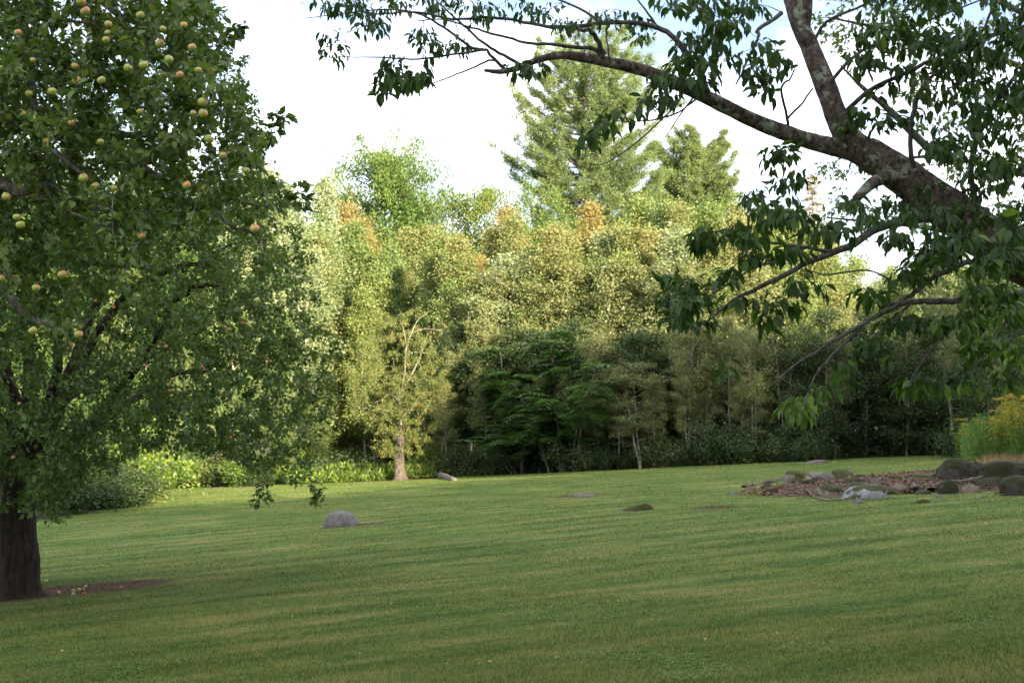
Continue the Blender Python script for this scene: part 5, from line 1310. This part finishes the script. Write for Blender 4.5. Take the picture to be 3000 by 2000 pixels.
S = [('big dark mossy boulder, tallest of the rock pile', 2152, 2240, 1051, 1104, 'dark_moss', 11, 0.8, dict(lump=0.14, flat=0.4, angular=-1.0, zexp=0.8)),
     ('mossy hump joined to the right of the tallest boulder', 2196, 2274, 1056, 1100, 'dark_moss', 12, 0.8, dict(lump=0.14, flat=0.3, angular=-1.0, zexp=0.7)),
     ('long dark mossy boulder at the picture edge, behind the others', 2252, 2385, 1056, 1102, 'dark_moss', 13, 0.6, dict(lump=0.12, flat=0.3, angular=-0.6)),
     ('mossy block in the lower corner of the pile at the picture edge', 2304, 2385, 1090, 1138, 'dark_moss', 14, 0.8, dict(lump=0.14, flat=0.4, angular=-0.9, zexp=0.85)),
     ('mossy slab wedged between the two long boulders', 2244, 2318, 1093, 1118, 'dark_moss', 15, 0.8, dict(lump=0.15, angular=0.6)),
     ('pointed grey-brown stone lying on bare dirt', 2207, 2257, 1111, 1133, 'brown_stone', 16, 0.8, dict(lump=0.2, flat=0.1, angular=0.8)),
     ('dark round stone with a white fleck, below the tallest boulder', 2155, 2208, 1101, 1134, 'dark_moss', 17, 0.9, dict(lump=0.14, flat=0.4)),
     ('small mossy stone with a grey end, left of the tallest boulder', 2096, 2154, 1087, 1104, 'moss_stone', 18, 0.7, dict(lump=0.14)),
     ('steep mossy stone at the left end of the pile', 1793, 1868, 1079, 1110, 'moss_stone', 19, 0.8, dict(lump=0.15, flat=0.4, angular=0.5)),
     ('long bare grey slab between the two mossy stones at the back', 1856, 1930, 1084, 1106, 'grey_stone', 20, 0.8, dict(lump=0.1, flat=0.2, angular=0.5)),
     ('mossy humped stone with a bare grey spot on top', 1914, 1984, 1077, 1101, 'moss_stone', 21, 0.8, dict(lump=0.12, flat=0.3)),
     ('large pale tilted slab, half covered with moss', 1930, 2048, 1110, 1146, 'pale_slab', 22, 0.9, dict(lump=0.09, flat=0.12, skew=0.4, angular=-1.1, zexp=1.0)),
     ('mossy stone just left of the large pale slab', 1874, 1950, 1111, 1134, 'moss_stone', 23, 0.7, dict(lump=0.15, flat=0.2)),
     ('squarish brown stone right of the pale slab', 2052, 2086, 1110, 1132, 'brown_stone', 24, 0.8, dict(lump=0.12, angular=0.9, flat=0.3)),
     ('small mossy stone right of the squarish brown one', 2082, 2112, 1107, 1124, 'moss_stone', 25, 0.8, dict(lump=0.14)),
     ('flat blue-grey stone sunk at the front rim of the dirt', 2104, 2146, 1146, 1156, 'pale_slab', 26, 0.6, dict(lump=0.1, flat=0.05)),
     ('thin blue-grey stone at the far left tip of the dirt', 1672, 1702, 1126, 1134, 'grey_stone', 27, 0.7, dict(lump=0.1, flat=0.1)),
     ('flat blue-grey stone beside the left tip of the dirt', 1716, 1750, 1119, 1127, 'pale_slab', 28, 0.7, dict(lump=0.1, flat=0.1)),
     ('small grey stone at the front rim below the pale slab', 1962, 1988, 1147, 1156, 'grey_stone', 29, 0.7, dict(lump=0.15)),
     ('small brown stone under the mossy one left of the slab', 1885, 1912, 1132, 1144, 'brown_stone', 30, 0.7, dict(lump=0.15)),
     ('low mossy ledge stone behind the pale slab', 2035, 2096, 1089, 1104, 'moss_stone', 31, 0.7, dict(lump=0.15, angular=0.5)),
     ('small tan stone standing in the dirt near the left end', 1806, 1822, 1118, 1128, 'brown_stone', 32, 0.8, dict(lump=0.2, angular=0.6)),
     ('tiny pale chip of stone below the dark round stone', 2146, 2164, 1133, 1142, 'pale_slab', 33, 0.6, dict(lump=0.2, angular=0.7))]
for (lab, u0, u1, v0, v1, mt, sd, dp, kw) in S:
    stone('boulder' if u1 - u0 > 72 else 'stone', lab, u0, u1, v0, v1, mt, sd, dp, 'boulder' if u1 - u0 > 72 else 'stone', SG, **kw)

rq = np.random.default_rng(7)
for i in range(34):
    u = rq.uniform(1740, 2320); v = np.interp(u, [1700, 1850, 2340], [1118, 1100, 1098]) + rq.uniform(0, 40)
    w = rq.uniform(16, 54)
    stone('stone', 'small dark stone half sunk in the dirt among the bigger ones of the rock pile', u, u + w, v - w * rq.uniform(0.2, 0.34), v, ('dark_moss', 'moss_stone', 'dark_moss')[i % 3], 60 + i, 0.8, 'stone', 'small dark stones of the rock pile', lump=0.18, angular=0.6, sub=2)

# roots, sticks and the low log of the rock pile
def stick(name, label, cat, pts, r0, r1, mat='stick', lift=0.03, seed=0, group=None):
    rg = np.random.default_rng(seed + 900)
    W = []
    for p in pts:
        b = on_mound(p[0], p[1]); extra = 0.3 * p[2] if len(p) > 2 else 0
        W.append((b[0], b[1], float(mound_z(b[0], b[1])) + lift + extra))
    w = spline(W, 6); w[1:-1] += rg.normal(0, r1 * 0.5, w[1:-1].shape)
    g = Geo(); tube(g, w, np.linspace(r0, r1, len(w)), 8, 0.5, 0.12, rg)
    off = w[0].copy()
    o = g.obj(name, M[mat], None, True, off); o.location = Vector([float(c) for c in off])
    tag(o, label, cat, group); return o
stick('stick', 'long grey root curving from the dirt up to the tallest boulder', 'stick', [(1985, 1116, 0.02), (2030, 1106, 0.10), (2081, 1100, 0.16), (2120, 1098, 0.17), (2160, 1098, 0.18)], 0.016, 0.034, seed=1)
stick('stick', 'winding root lying between the dark round stone and the slabs', 'stick', [(2112, 1134), (2142, 1120, 0.06), (2180, 1112, 0.14), (2215, 1112, 0.14), (2250, 1104, 0.16), (2290, 1100, 0.18)], 0.014, 0.022, seed=2)
stick('stick', 'whitish stick sloping down in front of the steep mossy stone', 'stick', [(1842, 1122, 0.12), (1852, 1130, 0.08), (1868, 1142, 0.02)], 0.013, 0.017, seed=3)
stick('stick', 'whitish stick lying flat along the front rim of the dirt', 'stick', [(1868, 1143), (1892, 1150), (1915, 1151), (1932, 1147)], 0.018, 0.010, seed=4)
stick('stick', 'thin curved root looping out of the dirt near the left end', 'stick', [(1799, 1130, 0.03), (1804, 1137), (1818, 1141), (1836, 1141)], 0.012, 0.009, seed=5)
stick('log', 'low rotten dark log edging the left tip of the dirt', 'log', [(1708, 1120), (1730, 1116), (1765, 1109), (1797, 1102)], 0.045, 0.06, 'old_bark', 0.03, seed=6)
stick('stick', 'reddish-brown stick on the dirt at the right, by the pointed stone', 'stick', [(2240, 1150), (2258, 1142, 0.03), (2275, 1134, 0.06)], 0.010, 0.006, seed=7)
rg = np.random.default_rng(88)
for i in range(16):
    u = rg.uniform(1900, 2340); v = rg.uniform(1138, 1152)
    du, dv = rg.uniform(10, 34), rg.uniform(-5, 5)
    stick('twig', 'short dead twig lying on the front of the dirt patch', 'twig', [(u, v), (u + du / 2, v + dv * 0.3), (u + du, v + dv)], 0.007, 0.004, seed=20 + i, group='dead twigs on the dirt')

# pale log on the lawn
def pale_log():
    a = on_ground(1012, 1098); b = on_ground(1044, 1103)
    root = thing('log', 'short pale sawn log lying at the lawn edge by the old apple tree', 'log', tuple(float(c) for c in a))
    d = np.array((b[0] - a[0], b[1] - a[1], 0)); w = [(0, 0, 0.12), tuple(d * 0.5 + np.array((0, 0, 0.11))), tuple(d + np.array((0, 0, 0.08)))]
    g = Geo(); tube(g, spline(w, 4), np.linspace(0.15, 0.10, 9), 14, 0.5, 0.05, np.random.default_rng(2)); g.obj('bark', M['stick'], root, True)
    g = Geo(); n = unit(-d); tube(g, [np.array(w[0]) + n * 0.001, np.array(w[0]) + n * 0.012], [0.145, 0.135], 14); g.obj('cut_end', M['pale_bark'], root)
pale_log()

# ------------------------------------------------------------------ goldenrod and dry grass at the right
def goldenrod_protos():
    out = []
    for sd in range(3):
        rg = np.random.default_rng(600 + sd); sg, lg, fg = Geo(), Geo(), Geo()
        for s_ in range(4):
            H = rg.uniform(1.0, 1.45); a = rg.uniform(0, 2 * PI); q = rg.uniform(0, 0.14)
            p = spline([(q * math.cos(a), q * math.sin(a), 0), (q * 1.5 * math.cos(a), q * 1.5 * math.sin(a), H * 0.5), (q * 2.4 * math.cos(a) + 0.05, q * 2.4 * math.sin(a), H)], 5)
            tube(sg, p, np.linspace(0.006, 0.003, len(p)), 4, cap=False)
            n = 70; t = rg.uniform(0.15, 0.95, n); ii = t * (len(p) - 1.001); j = ii.astype(int); c = p[j] + (p[j + 1] - p[j]) * (ii - j)[:, None]
            b = rg.uniform(0, 2 * PI, n); d = np.stack([np.cos(b), np.sin(b), rg.uniform(0.1, 0.8, n)], -1)
            leaves(lg, c, unit(d), np.tile(np.array((0, 0, 1.0)), (n, 1)) + rg.normal(0, 0.2, (n, 3)), rg.uniform(0.07, 0.13, n), 0.018, 'diamond', rg.random(n))
            for br in range(6):
                b = rg.uniform(0, 2 * PI); L = rg.uniform(0.08, 0.2); base = p[-1 - int(rg.integers(0, 3))]
                k = 26; tt = rg.random(k); c = base + np.stack([np.cos(b) * L * tt, np.sin(b) * L * tt, 0.10 * tt - 0.12 * tt ** 2 + 0.02], -1) + rg.normal(0, 0.012, (k, 3))
                leaves(fg, c, unit(rg.normal(0, 1, (k, 3))), unit(rg.normal(0, 1, (k, 3))), 0.028, 0.022, 'diamond', rg.random(k))
        out.append((sg.data('stem', M['gold_leaf']), lg.data('leaves', M['gold_leaf']), fg.data('flowers', M['gold_flower'])))
    return out
GP = goldenrod_protos()
rg = np.random.default_rng(44)
for i in range(70):
    u = rg.uniform(2205, 2400); Y = rg.uniform(31.5, 37.5)
    Hs = np.interp(u, [2190, 2240, 2352], [0.75, 0.95, 1.25]) * rg.uniform(0.7, 1.1) * 1.1
    b = gnd(u, Y); pr = GP[i % 3]
    flower = rg.random() < np.interp(u, [2200, 2260, 2352], [0.1, 0.35, 0.6])
    r_ = thing('goldenrod_plant', 'goldenrod with yellow plumes in the patch behind the rock pile' if flower else 'leafy goldenrod not in flower in the patch behind the rock pile', 'plant', tuple(float(c) for c in b), 'flowering goldenrods by the rock pile' if flower else 'flowerless goldenrods by the rock pile', float(rg.uniform(0, 6.28)), (1.0 * Hs, 1.0 * Hs, Hs))
    link(bpy.data.objects.new('stem', pr[0]), r_); link(bpy.data.objects.new('leaves', pr[1]), r_)
    if flower: link(bpy.data.objects.new('flowers', pr[2]), r_)['kind'] = 'stuff'
def dry_grass():
    rg = np.random.default_rng(61); n = 3800
    u = rg.uniform(2212, 2420, n); Y = rg.uniform(30.2, 33.5, n); x = (u - 1176) / FPX * Y
    p = np.stack([x, Y, ground_np(x, Y)], -1)
    d = unit(rg.normal(0, 0.22, (n, 3)) + np.array((0, 0, 1.0)))
    g = Geo(); L = rg.uniform(0.25, 0.72, n) * np.interp(u, [2212, 2260], [0.6, 1])
    leaves(g, p, d, unit(rg.normal(0, 1, (n, 3))), L, 0.014, 'diamond', rg.random(n))
    o = g.obj('dry_grass', M['dry_grass']); o['kind'] = 'stuff'; tag(o, 'tall reddish dry grass in front of the goldenrod', 'dry grass')
dry_grass()

# fallen leaves on the grass
_lf = Geo(); _lf.add(LEAF['oval'][0], LEAF['oval'][1], 0.5)
m_yl = leaf_mat('fallen_leaf', [(0.0, (0.30, 0.17, 0.05)), (0.5, (0.42, 0.28, 0.07)), (1.0, (0.5, 0.40, 0.12))], 0.1, 0.6, 0.5)
FL = _lf.data('fallen_leaf', m_yl)
rg = np.random.default_rng(15)
for i, (u, v) in enumerate([(1111, 1457)] + [(float(rg.uniform(100, 2300)), float(rg.uniform(1180, 1540))) for _ in range(26)]):
    b = on_ground(u, v); o = link(bpy.data.objects.new('fallen_leaf', FL)); s = 0.06 if i == 0 else rg.uniform(0.02, 0.035)
    o.location = (b[0], b[1], b[2] + 0.03); o.scale = (s * 0.8, s, s); o.rotation_euler = (rg.normal(0, 0.2), rg.normal(0, 0.2), rg.uniform(0, 6))
    if i == 0: tag(o, 'yellow fallen leaf alone on the grass near the bottom of the lawn', 'leaf')
    else: tag(o, 'small tan fallen leaf lying in the mown grass', 'leaf', 'small fallen leaves scattered on the lawn')

# ------------------------------------------------------------------ the tall trees behind the camera that shade the lawn
for row in range(4):
    s = -26.0 + row * 2
    while s < 52:
        h = (np.interp(s, [0, 8, 18], [18.2, 15.4, 16.6]) if s < 21.2 else np.interp(s, [24, 30, 40], [22.2, 21.6, 20.4])) + 0.5 * math.sin(s * 1.7) + row * 0.3
        x = 16 + 0.883 * s + row * 3.0 * 0.469; y = -23 + 0.469 * s - row * 3.0 * 0.883
        if 21.2 < s < 23.5: plant('maple', (x, y), 15.5, 'lower shade tree in the gap of the row beside the lawn', 'shade trees beside the lawn', 0.35, 0)
        else: plant('maple' if row < 3 else 'thicket', (x, y), (h, h, 13.5, 8.5)[row], 'tall shade tree of the row that keeps the lawn in shadow', 'shade trees beside the lawn', (0.8 if s < 17.5 else 0.58) if row < 2 else 0.9 if row == 2 else 1.7, 1 + row)
        if row == 2: h = 6.5
        s += 3.1 if not 20 < s < 23.5 else 0.8

# clover and small broad leaves among the grass, and windfall apples by the trunk
def clover():
    rg = np.random.default_rng(71); n = 150000
    Y = 8 + 22 * rg.random(n) ** 1.5; X = rg.uniform(-0.4, 0.4, n) * Y
    P_ = np.stack([X, Y, X * 0], -1)
    k = (noise3(P_, 1.1, 4) + 0.5 * noise3(P_, 3.0, 9)) > 0.42
    X, Y = X[k][:42000], Y[k][:42000]; n = len(X)
    P_ = np.stack([X, Y, ground_np(X, Y) + rg.uniform(0.012, 0.03, n)], -1)
    g = Geo(); L = rg.uniform(0.010, 0.022, n)
    leaves(g, P_, unit(rg.normal(0, 1, (n, 3)) * np.array((1, 1, 0.3))), unit(rg.normal(0, 0.35, (n, 3)) + np.array((0, -0.3, 1))), L, L * 0.85, 'diamond', rg.random(n))
    m = leaf_mat('clover_leaf', [(0, (0.040, 0.095, 0.010)), (0.6, (0.075, 0.145, 0.016)), (1, (0.14, 0.18, 0.03))], 0.3, 0.6, 0.0)
    o = g.obj('clover', m); o['kind'] = 'stuff'; tag(o, 'patches of clover growing through the mown grass', 'clover')
clover()
rg = np.random.default_rng(19)
for i in range(9):
    b = on_ground(float(rg.uniform(95, 330)), float(rg.uniform(1335, 1372)))
    o = link(bpy.data.objects.new('windfall_apple', APPLE['big' if i % 3 else 'red'])); o.location = (b[0], b[1], b[2] + 0.03); o.scale = (0.6, 0.6, 0.6); o.rotation_euler = (rg.uniform(0, 6), rg.uniform(0, 6), 0)
    tag(o, 'small windfall apple lying on the bare earth by the apple trunk', 'apple', 'windfall apples by the trunk')
